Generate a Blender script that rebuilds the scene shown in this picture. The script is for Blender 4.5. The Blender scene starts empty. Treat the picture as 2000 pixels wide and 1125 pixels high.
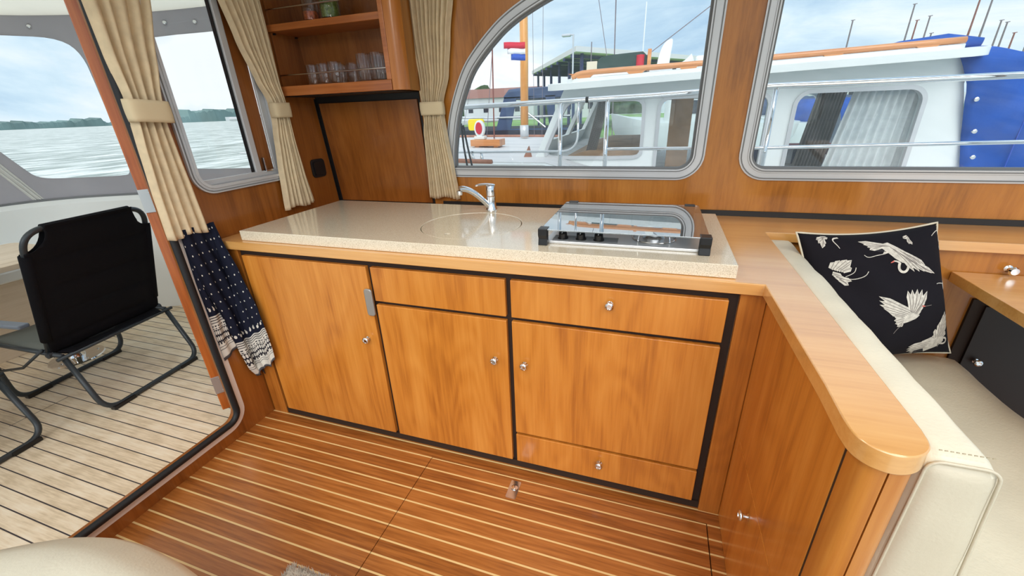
import bpy, bmesh, math, random
from mathutils import Vector, Matrix, noise as mn
from mathutils.geometry import tessellate_polygon
random.seed(7)
PI = math.pi
sc = bpy.context.scene
COL = sc.collection
V = Vector

# ------------------------------------------------------------------ materials
def s2l(c):
    return tuple(((x/255)/12.92 if x/255 <= .04045 else ((x/255+.055)/1.055)**2.4) for x in c) + (1,)

def new_mat(name):
    m = bpy.data.materials.new(name); m.use_nodes = True
    nt = m.node_tree
    return m, nt, nt.nodes['Principled BSDF']

def simple(name, col, rough=.5, metal=0, coat=0, bump=0, bscale=200, var=0, vscale=5, spec=None, stretch=None):
    m, nt, p = new_mat(name)
    p.inputs['Base Color'].default_value = s2l(col)
    p.inputs['Roughness'].default_value = rough
    p.inputs['Metallic'].default_value = metal
    p.inputs['Coat Weight'].default_value = coat
    if spec is not None: p.inputs['Specular IOR Level'].default_value = spec
    g = nt.nodes.new('ShaderNodeNewGeometry'); vec = g.outputs['Position']
    if stretch:
        mp = nt.nodes.new('ShaderNodeMapping'); mp.inputs['Scale'].default_value = stretch
        nt.links.new(vec, mp.inputs['Vector']); vec = mp.outputs['Vector']
    if bump:
        n = nt.nodes.new('ShaderNodeTexNoise'); n.inputs['Scale'].default_value = bscale; n.inputs['Detail'].default_value = 4
        b = nt.nodes.new('ShaderNodeBump'); b.inputs['Strength'].default_value = bump; b.inputs['Distance'].default_value = .003
        nt.links.new(vec, n.inputs['Vector']); nt.links.new(n.outputs['Fac'], b.inputs['Height']); nt.links.new(b.outputs['Normal'], p.inputs['Normal'])
    if var:
        n = nt.nodes.new('ShaderNodeTexNoise'); n.inputs['Scale'].default_value = vscale; n.inputs['Detail'].default_value = 5
        r = nt.nodes.new('ShaderNodeValToRGB')
        r.color_ramp.elements[0].position = .3; r.color_ramp.elements[1].position = .7
        r.color_ramp.elements[0].color = s2l([max(0, x*(1-var)) for x in col]); r.color_ramp.elements[1].color = s2l([min(255, x*(1+var*.6)) for x in col])
        nt.links.new(vec, n.inputs['Vector']); nt.links.new(n.outputs['Fac'], r.inputs['Fac']); nt.links.new(r.outputs['Color'], p.inputs['Base Color'])
    return m

def math_node(nt, op, a, b=None, c=None):
    n = nt.nodes.new('ShaderNodeMath'); n.operation = op
    for i, v in enumerate((a, b, c)):
        if v is None: continue
        if isinstance(v, (int, float)): n.inputs[i].default_value = v
        else: nt.links.new(v, n.inputs[i])
    return n.outputs[0]

def wood(name, dark, mid, light, axis='Z', rough=.32, scale=1.0, lines=.25, coat=.25, fig=1.0):
    """cherry veneer: contour-line figure plus fine fibres running along `axis`"""
    m, nt, p = new_mat(name)
    g = nt.nodes.new('ShaderNodeNewGeometry')
    oi = nt.nodes.new('ShaderNodeObjectInfo')
    off = math_node(nt, 'MULTIPLY', oi.outputs['Random'], 17.0)
    cmb = nt.nodes.new('ShaderNodeCombineXYZ')
    for i in range(3): nt.links.new(off, cmb.inputs[i])
    add = nt.nodes.new('ShaderNodeVectorMath'); add.operation = 'ADD'
    nt.links.new(g.outputs['Position'], add.inputs[0]); nt.links.new(cmb.outputs[0], add.inputs[1])
    def mapped(ac, al):
        mp = nt.nodes.new('ShaderNodeMapping')
        mp.inputs['Scale'].default_value = [al if ax == axis else ac for ax in 'XYZ']
        nt.links.new(add.outputs[0], mp.inputs['Vector']); return mp.outputs['Vector']
    def nz(vec, sc_, det, rgh=.5):
        n = nt.nodes.new('ShaderNodeTexNoise'); n.inputs['Scale'].default_value = sc_; n.inputs['Detail'].default_value = det; n.inputs['Roughness'].default_value = rgh
        nt.links.new(vec, n.inputs['Vector']); return n.outputs['Fac']
    n1 = nz(mapped(1.6*scale, .38*scale), 3.0*fig, 2.0, .4)
    ln = math_node(nt, 'SINE', math_node(nt, 'MULTIPLY', n1, 75.0))
    n2 = nz(mapped(24*scale, .9*scale), 4.0, 5.0, .65)
    n3 = nz(mapped(5*scale, .5*scale), 2.2, 3.0)
    a = math_node(nt, 'MULTIPLY', ln, .10*lines*2)
    b = math_node(nt, 'MULTIPLY_ADD', n2, .50, a)
    c = math_node(nt, 'MULTIPLY_ADD', n3, .75, b)
    d = math_node(nt, 'SUBTRACT', c, .13)
    r = nt.nodes.new('ShaderNodeValToRGB')
    e = r.color_ramp.elements; e[0].position = .24; e[0].color = s2l(dark); e[1].position = .76; e[1].color = s2l(light)
    k = e.new(.48); k.color = s2l(mid)
    nt.links.new(d, r.inputs['Fac']); nt.links.new(r.outputs['Color'], p.inputs['Base Color'])
    p.inputs['Roughness'].default_value = rough; p.inputs['Coat Weight'].default_value = coat; p.inputs['Coat Roughness'].default_value = .12
    bp = nt.nodes.new('ShaderNodeBump'); bp.inputs['Strength'].default_value = .06; bp.inputs['Distance'].default_value = .002
    nt.links.new(n2, bp.inputs['Height']); nt.links.new(bp.outputs['Normal'], p.inputs['Normal'])
    return m

def planks(name, pitch, y0, width, cline, wood_cols, axis_scale=(1.5, 24), rough=.35, joints=None, coat=.2, spotty=0):
    """boards along X separated by thin lines every `pitch` in Y"""
    m, nt, p = new_mat(name)
    g = nt.nodes.new('ShaderNodeNewGeometry'); sx = nt.nodes.new('ShaderNodeSeparateXYZ'); nt.links.new(g.outputs['Position'], sx.inputs[0])
    q = math_node(nt, 'DIVIDE', math_node(nt, 'ADD', sx.outputs[1], -y0 + 100*pitch), pitch)
    fr = math_node(nt, 'FRACT', q); idx = math_node(nt, 'FLOOR', q)
    cen = math_node(nt, 'ABSOLUTE', math_node(nt, 'SUBTRACT', fr, .5))
    line = math_node(nt, 'GREATER_THAN', cen, .5 - width/pitch/2)
    if joints:
        for jx, ja, jb in joints:
            d = math_node(nt, 'LESS_THAN', math_node(nt, 'ABSOLUTE', math_node(nt, 'SUBTRACT', sx.outputs[0], jx)), width*.45)
            d2 = math_node(nt, 'MULTIPLY', math_node(nt, 'GREATER_THAN', sx.outputs[1], ja), math_node(nt, 'LESS_THAN', sx.outputs[1], jb))
            line = math_node(nt, 'MAXIMUM', line, math_node(nt, 'MULTIPLY', d, d2))
    off = math_node(nt, 'MULTIPLY', idx, 3.71)
    cmb = nt.nodes.new('ShaderNodeCombineXYZ')
    nt.links.new(math_node(nt, 'MULTIPLY_ADD', sx.outputs[0], axis_scale[0], off), cmb.inputs[0])
    nt.links.new(math_node(nt, 'MULTIPLY', sx.outputs[1], axis_scale[1]), cmb.inputs[1]); nt.links.new(off, cmb.inputs[2])
    n = nt.nodes.new('ShaderNodeTexNoise'); n.inputs['Scale'].default_value = 4; n.inputs['Detail'].default_value = 6; n.inputs['Roughness'].default_value = .6
    nt.links.new(cmb.outputs[0], n.inputs['Vector'])
    fac = n.outputs['Fac']
    wn = nt.nodes.new('ShaderNodeTexWhiteNoise'); wn.noise_dimensions = '1D'; nt.links.new(idx, wn.inputs['W'])
    fac = math_node(nt, 'ADD', fac, math_node(nt, 'MULTIPLY', math_node(nt, 'SUBTRACT', wn.outputs['Value'], .5), .22))
    if spotty:
        n5 = nt.nodes.new('ShaderNodeTexNoise'); n5.inputs['Scale'].default_value = 9; n5.inputs['Detail'].default_value = 8; nt.links.new(g.outputs['Position'], n5.inputs['Vector'])
        fac = math_node(nt, 'ADD', fac, math_node(nt, 'MULTIPLY', math_node(nt, 'SUBTRACT', n5.outputs['Fac'], .5), spotty))
    r = nt.nodes.new('ShaderNodeValToRGB'); e = r.color_ramp.elements
    e[0].position = .25; e[0].color = s2l(wood_cols[0]); e[1].position = .75; e[1].color = s2l(wood_cols[2]); k = e.new(.5); k.color = s2l(wood_cols[1])
    nt.links.new(fac, r.inputs['Fac'])
    mx = nt.nodes.new('ShaderNodeMix'); mx.data_type = 'RGBA'
    nt.links.new(line, mx.inputs[0]); nt.links.new(r.outputs['Color'], mx.inputs[6]); mx.inputs[7].default_value = s2l(cline)
    nt.links.new(mx.outputs[2], p.inputs['Base Color'])
    p.inputs['Roughness'].default_value = rough; p.inputs['Coat Weight'].default_value = coat; p.inputs['Coat Roughness'].default_value = .2
    return m

def glass(name, tint=(255, 255, 255), ior=1.5, rough=0.0, extra=0.0):
    """thin pane: fresnel mirror over a clear sheet"""
    m = bpy.data.materials.new(name); m.use_nodes = True; nt = m.node_tree; nt.nodes.clear()
    o = nt.nodes.new('ShaderNodeOutputMaterial'); t = nt.nodes.new('ShaderNodeBsdfTransparent'); t.inputs[0].default_value = s2l(tint)
    g = nt.nodes.new('ShaderNodeBsdfGlossy'); g.inputs['Roughness'].default_value = rough; g.inputs['Color'].default_value = (1, 1, 1, 1)
    # Schlick reflectance, the same from either side of the pane
    lw = nt.nodes.new('ShaderNodeLayerWeight'); lw.inputs['Blend'].default_value = .5
    f0 = ((ior-1)/(ior+1))**2
    fac = math_node(nt, 'MULTIPLY_ADD', math_node(nt, 'POWER', lw.outputs['Facing'], 5.0), 1-f0, f0)
    if extra: fac = math_node(nt, 'MINIMUM', math_node(nt, 'ADD', fac, extra), 1.0)
    mx = nt.nodes.new('ShaderNodeMixShader'); nt.links.new(fac, mx.inputs[0]); nt.links.new(t.outputs[0], mx.inputs[1]); nt.links.new(g.outputs[0], mx.inputs[2]); nt.links.new(mx.outputs[0], o.inputs[0])
    return m

DOORC = ((164, 92, 28), (202, 126, 46), (220, 148, 66))
M = {}
M['door'] = wood('cherry_door', *DOORC, axis='Z', lines=.22)
M['bulk'] = wood('cherry_bulkhead', (108, 58, 18), (142, 82, 30), (164, 100, 42), axis='Z', lines=.15)
M['panel_x'] = wood('cherry_wall', (138, 84, 28), (176, 112, 44), (196, 132, 58), axis='Z', lines=.15)
M['cap_x'] = wood('beech_edge_x', (190, 122, 50), (220, 156, 78), (236, 182, 108), axis='X', lines=.1, rough=.3)
M['cap_y'] = wood('beech_top', (206, 146, 74), (222, 164, 92), (232, 180, 112), axis='X', lines=.08, rough=.3, scale=1.3, coat=1.0)
M['cap_y'].node_tree.nodes['Principled BSDF'].inputs['Coat IOR'].default_value = 1.85; M['cap_y'].node_tree.nodes['Principled BSDF'].inputs['Coat Roughness'].default_value = .2
M['post'] = wood('cherry_post', (142, 80, 26), (184, 112, 42), (206, 138, 60), axis='Z', lines=.1)
M['cabinet'] = wood('cherry_cabinet', (140, 74, 32), (178, 104, 52), (200, 128, 74), axis='X', lines=.1)
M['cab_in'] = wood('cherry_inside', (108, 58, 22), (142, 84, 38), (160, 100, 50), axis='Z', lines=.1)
M['teakdoor'] = wood('varnished_teak', (120, 52, 16), (184, 96, 36), (214, 128, 60), axis='Z', lines=.1, coat=.6)
M['dark'] = simple('shadow_gap_brown', (44, 28, 18), .7)
M['black'] = simple('black_trim', (22, 21, 22), .5)
M['rubber'] = simple('rubber_gasket', (17, 19, 23), .55, bump=.3, bscale=500)
M['white_edge'] = simple('painted_edge', (222, 214, 208), .5)
M['alu'] = simple('satin_aluminium', (204, 206, 209), .3, metal=.25, bump=.05, bscale=300)
M['alu_dark'] = simple('grey_seal', (120, 122, 124), .5)
M['chrome'] = simple('chrome', (235, 236, 238), .06, metal=1)
M['steel'] = simple('polished_steel', (215, 216, 218), .16, metal=1)
M['hob_steel'] = simple('brushed_hob_steel', (222, 222, 222), .28, metal=.6)
M['hinge'] = simple('hinge_steel', (200, 200, 200), .3, metal=.8)
M['fabric'] = simple('cream_curtain_cloth', (222, 202, 168), .9, bump=.4, bscale=900, var=.05, vscale=30, spec=.1)
M['tie'] = simple('tieback_cloth', (216, 198, 164), .9, bump=.3, bscale=900, spec=.1)
M['leather'] = simple('cream_leather', (222, 216, 196), .42, bump=.22, bscale=160, var=.03, vscale=8)
M['leather_dk'] = simple('cream_leather_shaded', (206, 196, 174), .45, bump=.22, bscale=160, var=.03)  # darker copy of the leather, shade put into its colour
M['seam'] = simple('seam_thread', (168, 156, 130), .7)
M['white_gel'] = simple('white_gelcoat', (236, 238, 236), .3, var=.02, vscale=2)
M['boat_white'] = simple('boat_white_paint', (232, 238, 238), .35, var=.02, vscale=1.5)
M['canvas'] = simple('grey_canvas', (186, 182, 186), .85, bump=.3, bscale=700, var=.06, vscale=3, spec=.1)
M['canvas_lt'] = simple('light_canvas_roof', (232, 228, 214), .85, var=.08, vscale=3, spec=.1)
M['zip'] = simple('zip_tape', (214, 214, 210), .6)
def translucent(m, col, f):
    nt = m.node_tree; p = nt.nodes['Principled BSDF']; o = nt.nodes['Material Output']; t = nt.nodes.new('ShaderNodeBsdfTranslucent'); t.inputs[0].default_value = s2l(col)
    mx = nt.nodes.new('ShaderNodeMixShader'); mx.inputs[0].default_value = f; nt.links.new(p.outputs[0], mx.inputs[1]); nt.links.new(t.outputs[0], mx.inputs[2]); nt.links.new(mx.outputs[0], o.inputs[0])
translucent(M['canvas_lt'], (250, 248, 240), .75)
translucent(M['canvas'], (216, 214, 216), .5)
M['blue'] = simple('blue_canvas', (38, 86, 172), .8, bump=.3, bscale=60, var=.10, vscale=6, spec=.15)
M['navy'] = simple('navy_canvas', (66, 84, 116), .8, var=.15, vscale=3)
M['navy_dk'] = simple('navy_canvas_dark', (44, 48, 62), .8, var=.15, vscale=3)
M['varnish'] = wood('orange_varnish', (184, 108, 56), (210, 140, 84), (226, 166, 112), axis='X', lines=.05, coat=.5)
M['varnish_z'] = wood('mast_varnish', (196, 122, 50), (226, 156, 78), (240, 186, 110), axis='Z', lines=.05, coat=.5)
M['teakbrown'] = simple('weathered_teak', (168, 118, 98), .6, var=.15, vscale=10)
M['chairfab'] = simple('black_chair_cloth', (20, 20, 24), .85, bump=.4, bscale=500, spec=.15)
M['chairgrey'] = simple('grey_chair_lining', (120, 122, 116), .85, bump=.3, bscale=400, spec=.15)
M['chairtube'] = simple('dark_chair_tube', (58, 64, 68), .4, metal=.3)
M['armrest'] = simple('armrest_plastic', (118, 126, 138), .4)
M['plastic_bk'] = simple('black_plastic', (18, 18, 20), .35)
M['grey_catch'] = simple('grey_catch', (158, 156, 152), .4, metal=.4)
M['glassy'] = glass('window_glass', (253, 254, 254), 1.35)
M['vinyl'] = glass('clear_vinyl', (250, 252, 252), 1.3)
M['boatglass'] = glass('boat_glass', (250, 252, 252), 1.4)
M['hobglass'] = glass('hob_lid_glass', (206, 212, 216), 1.5, extra=.28)
M['red'] = simple('red', (196, 28, 52), .5)
M['flagred'] = simple('flag_red', (206, 40, 64), .8)
M['flagwhite'] = simple('flag_white', (238, 240, 244), .8)
M['flagblue'] = simple('flag_blue', (50, 88, 186), .8)
M['yellow'] = simple('yellow_plastic', (240, 214, 30), .5)
M['greenboard'] = simple('dark_green_board', (34, 62, 58), .4)
M['grass'] = simple('bank_grass', (132, 172, 100), .9, var=.2, vscale=.3)
M['bush'] = simple('bank_trees', (74, 96, 66), .9, var=.3, vscale=.5)
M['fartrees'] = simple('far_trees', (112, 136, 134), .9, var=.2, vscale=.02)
M['building'] = simple('far_building', (196, 200, 204), .8)
M['building_roof'] = simple('far_building_roof', (150, 110, 100), .8)
M['shedblue'] = simple('shed_blue_steel', (52, 60, 104), .6)
M['shedroof'] = simple('shed_roof_underside', (222, 220, 226), .7)
M['mastgrey'] = simple('mast_grey', (120, 112, 120), .5)
M['mastbrown'] = simple('mast_brown', (132, 84, 78), .5)
M['lamp_grey'] = simple('lamp_post_grey', (190, 196, 204), .5)
M['rope'] = simple('dark_rope', (52, 56, 62), .9)
M['rope_lt'] = simple('light_rope', (206, 206, 196), .9)
M['white_cloth'] = simple('white_net_curtain', (244, 247, 250), .9, var=.05, vscale=20)
translucent(M['white_cloth'], (236, 240, 246), .12)
M['grey_cloth'] = simple('grey_net_curtain', (140, 132, 130), .9)
M['stripe_blue'] = simple('stripe_blue', (40, 52, 96), .8)
M['interior_brown'] = simple('boat_interior_brown', (176, 138, 106), .6, var=.15, vscale=6)
M['rug'] = simple('rug_pile', (206, 196, 182), .95, var=.1, vscale=80)
M['shoulder'] = simple('jar_label', (176, 172, 96), .6, var=.3, vscale=60)
M['spice'] = simple('spice', (196, 92, 40), .8, var=.3, vscale=120)
M['herb'] = simple('herbs', (110, 128, 60), .8, var=.3, vscale=120)
M['cranewhite'] = simple('crane_print_white', (208, 202, 192), .85, var=.12, vscale=90, spec=.1)
M['cranegrey'] = simple('crane_print_grey', (132, 124, 120), .85, spec=.1)
M['cranered'] = simple('crane_print_red', (206, 110, 100), .85, spec=.1)
M['pillow'] = simple('black_velvet', (20, 17, 24), .85, bump=.15, bscale=30, spec=.2)
M['piping'] = simple('cream_piping', (214, 204, 182), .7)
M['inkw'] = simple('white_print', (210, 214, 214), .6)

def glasswear():
    m = bpy.data.materials.new('drinking_glass'); m.use_nodes = True; nt = m.node_tree; nt.nodes.clear()
    o = nt.nodes.new('ShaderNodeOutputMaterial'); t = nt.nodes.new('ShaderNodeBsdfTransparent'); t.inputs[0].default_value = (.95, .955, .96, 1)
    g = nt.nodes.new('ShaderNodeBsdfGlossy'); g.inputs['Roughness'].default_value = .03
    lw = nt.nodes.new('ShaderNodeLayerWeight'); lw.inputs['Blend'].default_value = .35
    fac = math_node(nt, 'MINIMUM', math_node(nt, 'MULTIPLY_ADD', lw.outputs['Facing'], .38, .02), 1.0)
    mx = nt.nodes.new('ShaderNodeMixShader'); nt.links.new(fac, mx.inputs[0]); nt.links.new(t.outputs[0], mx.inputs[1]); nt.links.new(g.outputs[0], mx.inputs[2]); nt.links.new(mx.outputs[0], o.inputs[0])
    return m
M['tumbler'] = glasswear()

def stone():
    m, nt, p = new_mat('speckled_stone')
    g = nt.nodes.new('ShaderNodeNewGeometry')
    v = nt.nodes.new('ShaderNodeTexNoise'); v.inputs['Scale'].default_value = 430; v.inputs['Detail'].default_value = 3
    r = nt.nodes.new('ShaderNodeValToRGB'); e = r.color_ramp.elements
    e[0].position = .30; e[0].color = s2l((176, 160, 134)); e[1].position = .74; e[1].color = s2l((238, 230, 214))
    k = e.new(.45); k.color = s2l((222, 210, 186)); k = e.new(.6); k.color = s2l((232, 222, 202))
    nt.links.new(g.outputs['Position'], v.inputs['Vector']); nt.links.new(v.outputs['Fac'], r.inputs['Fac']); nt.links.new(r.outputs['Color'], p.inputs['Base Color'])
    p.inputs['Roughness'].default_value = .2
    p.inputs['Coat Weight'].default_value = .8; p.inputs['Coat Roughness'].default_value = .08
    return m
M['stone'] = stone()

M['floor'] = planks('teak_and_holly', .0536, -.005, .0062, (226, 196, 138), ((122, 68, 26), (162, 98, 43), (186, 120, 60)), axis_scale=(1.2, 26), rough=.3, coat=.35)
M['deck'] = planks('teak_deck', .0582, -.521, .0045, (62, 54, 56), ((208, 186, 154), (234, 214, 184), (244, 230, 206)), axis_scale=(2, 30), rough=.6, joints=[(-1.199, -.47, -.235)], coat=0, spotty=.6)
M['teaktable'] = wood('pale_teak', (196, 172, 144), (220, 200, 174), (234, 216, 194), axis='Y', lines=.1, coat=0, rough=.5)
M['foredeck'] = planks('laid_foredeck', .06, 0, .006, (168, 168, 172), ((198, 200, 204), (218, 220, 222), (232, 232, 232)), axis_scale=(1, 20), rough=.6, coat=0)

def water():
    m, nt, p = new_mat('choppy_water')
    g = nt.nodes.new('ShaderNodeNewGeometry')
    mp = nt.nodes.new('ShaderNodeMapping'); mp.inputs['Scale'].default_value = (1.5, .4, 1); mp.inputs['Rotation'].default_value = (0, 0, .15)
    nt.links.new(g.outputs['Position'], mp.inputs['Vector'])
    n = nt.nodes.new('ShaderNodeTexNoise'); n.inputs['Scale'].default_value = 1.0; n.inputs['Detail'].default_value = 9; n.inputs['Roughness'].default_value = .62
    nt.links.new(mp.outputs['Vector'], n.inputs['Vector'])
    r = nt.nodes.new('ShaderNodeValToRGB'); e = r.color_ramp.elements
    e[0].position = .40; e[0].color = s2l((134, 146, 138)); e[1].position = .60; e[1].color = s2l((246, 248, 244))
    k = e.new(.5); k.color = s2l((192, 200, 192))
    nt.links.new(n.outputs['Fac'], r.inputs['Fac']); nt.links.new(r.outputs['Color'], p.inputs['Base Color'])
    p.inputs['Roughness'].default_value = .35
    b = nt.nodes.new('ShaderNodeBump'); b.inputs['Strength'].default_value = .8; b.inputs['Distance'].default_value = .35
    nt.links.new(n.outputs['Fac'], b.inputs['Height']); nt.links.new(b.outputs['Normal'], p.inputs['Normal'])
    return m
M['water'] = water()

def towel_mat():
    """navy knit with white dots, pale border bands of hearts and hexagons, laid out in the cloth's own UVs"""
    m, nt, p = new_mat('nordic_towel')
    uv = nt.nodes.new('ShaderNodeUVMap'); uv.uv_map = 'UVMap'
    s = nt.nodes.new('ShaderNodeSeparateXYZ'); nt.links.new(uv.outputs[0], s.inputs[0])
    u, v = s.outputs[0], s.outputs[1]
    def grid(nu, nv, rad, shift=.5):
        a = math_node(nt, 'MULTIPLY', v, nv); row = math_node(nt, 'FLOOR', a)
        sh = math_node(nt, 'MULTIPLY', math_node(nt, 'MODULO', row, 2.0), shift)
        x = math_node(nt, 'SUBTRACT', math_node(nt, 'FRACT', math_node(nt, 'MULTIPLY_ADD', u, nu, sh)), .5)
        y = math_node(nt, 'SUBTRACT', math_node(nt, 'FRACT', a), .5)
        x2 = math_node(nt, 'MULTIPLY', x, 1.0); d = math_node(nt, 'SQRT', math_node(nt, 'ADD', math_node(nt, 'MULTIPLY', x2, x2), math_node(nt, 'MULTIPLY', y, y)))
        return math_node(nt, 'LESS_THAN', d, rad), x, y
    def band(a, b): return math_node(nt, 'MULTIPLY', math_node(nt, 'GREATER_THAN', v, a), math_node(nt, 'LESS_THAN', v, b))
    def mix(fac, a, b):
        x = nt.nodes.new('ShaderNodeMix'); x.data_type = 'RGBA'; nt.links.new(fac, x.inputs[0])
        for i, c in ((6, a), (7, b)):
            if isinstance(c, tuple): x.inputs[i].default_value = c
            else: nt.links.new(c, x.inputs[i])
        return x.outputs[2]
    navy = s2l((28, 31, 46)); white = s2l((212, 208, 198)); blk = s2l((44, 42, 50))
    dots, _, _ = grid(8, 17, .09)
    col = mix(dots, navy, white)
    # border: v from 0 (hem) to .27
    col = mix(band(.0, .27), col, white)
    hx, _, _ = grid(18, 27, .40)
    col = mix(math_node(nt, 'MULTIPLY', band(.105, .185), math_node(nt, 'SUBTRACT', 1.0, hx)), col, blk)
    ht, hxx, hyy = grid(12, 24, .30, 0)
    heart = ht
    col = mix(math_node(nt, 'MULTIPLY', band(.083, .105), heart), col, blk)
    col = mix(math_node(nt, 'MULTIPLY', band(.19, .212), grid(12, 40, .36, 0)[0]), col, blk)
    for a, b in ((.06, .068), (.076, .08), (.225, .232), (.24, .247), (.255, .262)):
        tick, _, _ = grid(60, 60, .45)
        col = mix(band(a, b), col, mix(tick, white, blk))
    hb, _, _ = grid(9, 21, .24, 0)
    col = mix(math_node(nt, 'MULTIPLY', band(.286, .33), hb), col, white)
    col = mix(band(-1, .018), col, s2l((92, 94, 100)))
    nt.links.new(col, p.inputs['Base Color']); p.inputs['Roughness'].default_value = .9; p.inputs['Specular IOR Level'].default_value = .1
    return m
M['towel'] = towel_mat()

# ------------------------------------------------------------------ geometry helpers
ORI = {}
def obj(name, bm, mat, parent=None, label=None, smooth=False, bevel=0, seg=2, solid=0, sub=0, recalc=True):
    if recalc: bmesh.ops.recalc_face_normals(bm, faces=bm.faces)
    lo = V((1e9,)*3); hi = V((-1e9,)*3)
    for v in bm.verts:
        for i in range(3): lo[i] = min(lo[i], v.co[i]); hi[i] = max(hi[i], v.co[i])
    o0 = V(((lo.x+hi.x)/2, (lo.y+hi.y)/2, lo.z))
    for v in bm.verts: v.co -= o0
    me = bpy.data.meshes.new(name); bm.to_mesh(me); bm.free()
    mats = mat if isinstance(mat, (list, tuple)) else [mat]
    for m in mats: me.materials.append(M[m] if isinstance(m, str) else m)
    if smooth:
        for f in me.polygons: f.use_smooth = True
        if smooth != 'all':
            me.set_sharp_from_angle(angle=math.radians(40 if smooth is True else smooth))
    o = bpy.data.objects.new(name, me); COL.objects.link(o)
    if parent: o.parent = parent; o.location = o0 - ORI[parent]
    else: o.location = o0
    ORI[o] = o0
    if label: o['label'] = label
    if solid:
        md = o.modifiers.new('solid', 'SOLIDIFY'); md.thickness = solid; md.offset = 0
    if sub:
        md = o.modifiers.new('sub', 'SUBSURF'); md.levels = sub; md.render_levels = sub
    if bevel:
        md = o.modifiers.new('bevel', 'BEVEL'); md.width = bevel; md.segments = seg; md.limit_method = 'ANGLE'; md.angle_limit = math.radians(35)
    return o

def thing(name, label, cat, loc=(0, 0, 0), group=None):
    o = bpy.data.objects.new(name, None); COL.objects.link(o); o.location = loc; o.empty_display_size = .05
    ORI[o] = V(loc); o['label'] = label; o['category'] = cat
    if group: o['group'] = group
    return o

def tag(o, label, cat, group=None, kind=None):
    o['label'] = label; o['category'] = cat
    if group: o['group'] = group
    if kind: o['kind'] = kind
    return o

def struct(o):
    o['kind'] = 'structure'; return o

def copy_tree(o, parent=None):
    c = o.copy(); COL.objects.link(c); c.parent = parent
    for ch in [x for x in bpy.data.objects if x.parent == o]: copy_tree(ch, c)
    return c

def box(bm, x0, x1, y0, y1, z0, z1):
    vs = [bm.verts.new((x, y, z)) for x in (x0, x1) for y in (y0, y1) for z in (z0, z1)]
    for f in ((0, 1, 3, 2), (4, 6, 7, 5), (0, 4, 5, 1), (2, 3, 7, 6), (0, 2, 6, 4), (1, 5, 7, 3)): bm.faces.new([vs[i] for i in f])
    return vs

def BX(*a):
    bm = bmesh.new(); box(bm, *a); return bm

def tube(bm, pts, r, n=12, closed=False, cap=True):
    pts = [V(p) for p in pts]; rings = []
    N = len(pts)
    rr = r if isinstance(r, (list, tuple)) else [r]*N
    prev = None
    for i, p in enumerate(pts):
        if closed: t = (pts[(i+1) % N]-pts[i-1]).normalized()
        else: t = (pts[min(i+1, N-1)]-pts[max(i-1, 0)]).normalized()
        if prev is None:
            a = t.orthogonal().normalized()
        else:
            a = (prev - t*prev.dot(t))
            a = a.normalized() if a.length > 1e-6 else t.orthogonal().normalized()
        prev = a; b = t.cross(a)
        rings.append([bm.verts.new(p+(a*math.cos(2*PI*k/n)+b*math.sin(2*PI*k/n))*rr[i]) for k in range(n)])
    for i in range(N if closed else N-1):
        A, B = rings[i], rings[(i+1) % N]
        for k in range(n): bm.faces.new((A[k], A[(k+1) % n], B[(k+1) % n], B[k]))
    if cap and not closed:
        bm.faces.new(rings[0][::-1]); bm.faces.new(rings[-1])
    return bm

def TB(*a, **k):
    return tube(bmesh.new(), *a, **k)

def arc_pts(pts, rad, seg=6):
    """polyline with rounded corners"""
    pts = [V(p) for p in pts]; out = [pts[0]]
    for i in range(1, len(pts)-1):
        a, b, c = pts[i-1], pts[i], pts[i+1]
        d1 = (a-b); d2 = (c-b); r = min(rad, d1.length*.49, d2.length*.49)
        p1 = b+d1.normalized()*r; p2 = b+d2.normalized()*r
        for k in range(seg+1):
            t = k/seg; out.append(p1*(1-t)**2+b*2*t*(1-t)+p2*t*t)
    out.append(pts[-1]); return out

def lathe(bm, prof, c, axis=(0, 0, 1), n=24):
    """prof: list of (r, h) along axis from c"""
    ax = V(axis).normalized(); a = ax.orthogonal().normalized(); b = ax.cross(a); c = V(c); rings = []
    for r, h in prof:
        if r < 1e-6: rings.append([bm.verts.new(c+ax*h)])
        else: rings.append([bm.verts.new(c+ax*h+(a*math.cos(2*PI*k/n)+b*math.sin(2*PI*k/n))*r) for k in range(n)])
    for A, B in zip(rings, rings[1:]):
        if len(A) == 1 and len(B) == 1: continue
        for k in range(n):
            if len(A) == 1: bm.faces.new((A[0], B[k], B[(k+1) % n]))
            elif len(B) == 1: bm.faces.new((A[k], A[(k+1) % n], B[0]))
            else: bm.faces.new((A[k], A[(k+1) % n], B[(k+1) % n], B[k]))
    if len(rings[0]) > 1: bm.faces.new(rings[0][::-1])
    if len(rings[-1]) > 1: bm.faces.new(rings[-1])
    return bm

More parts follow.
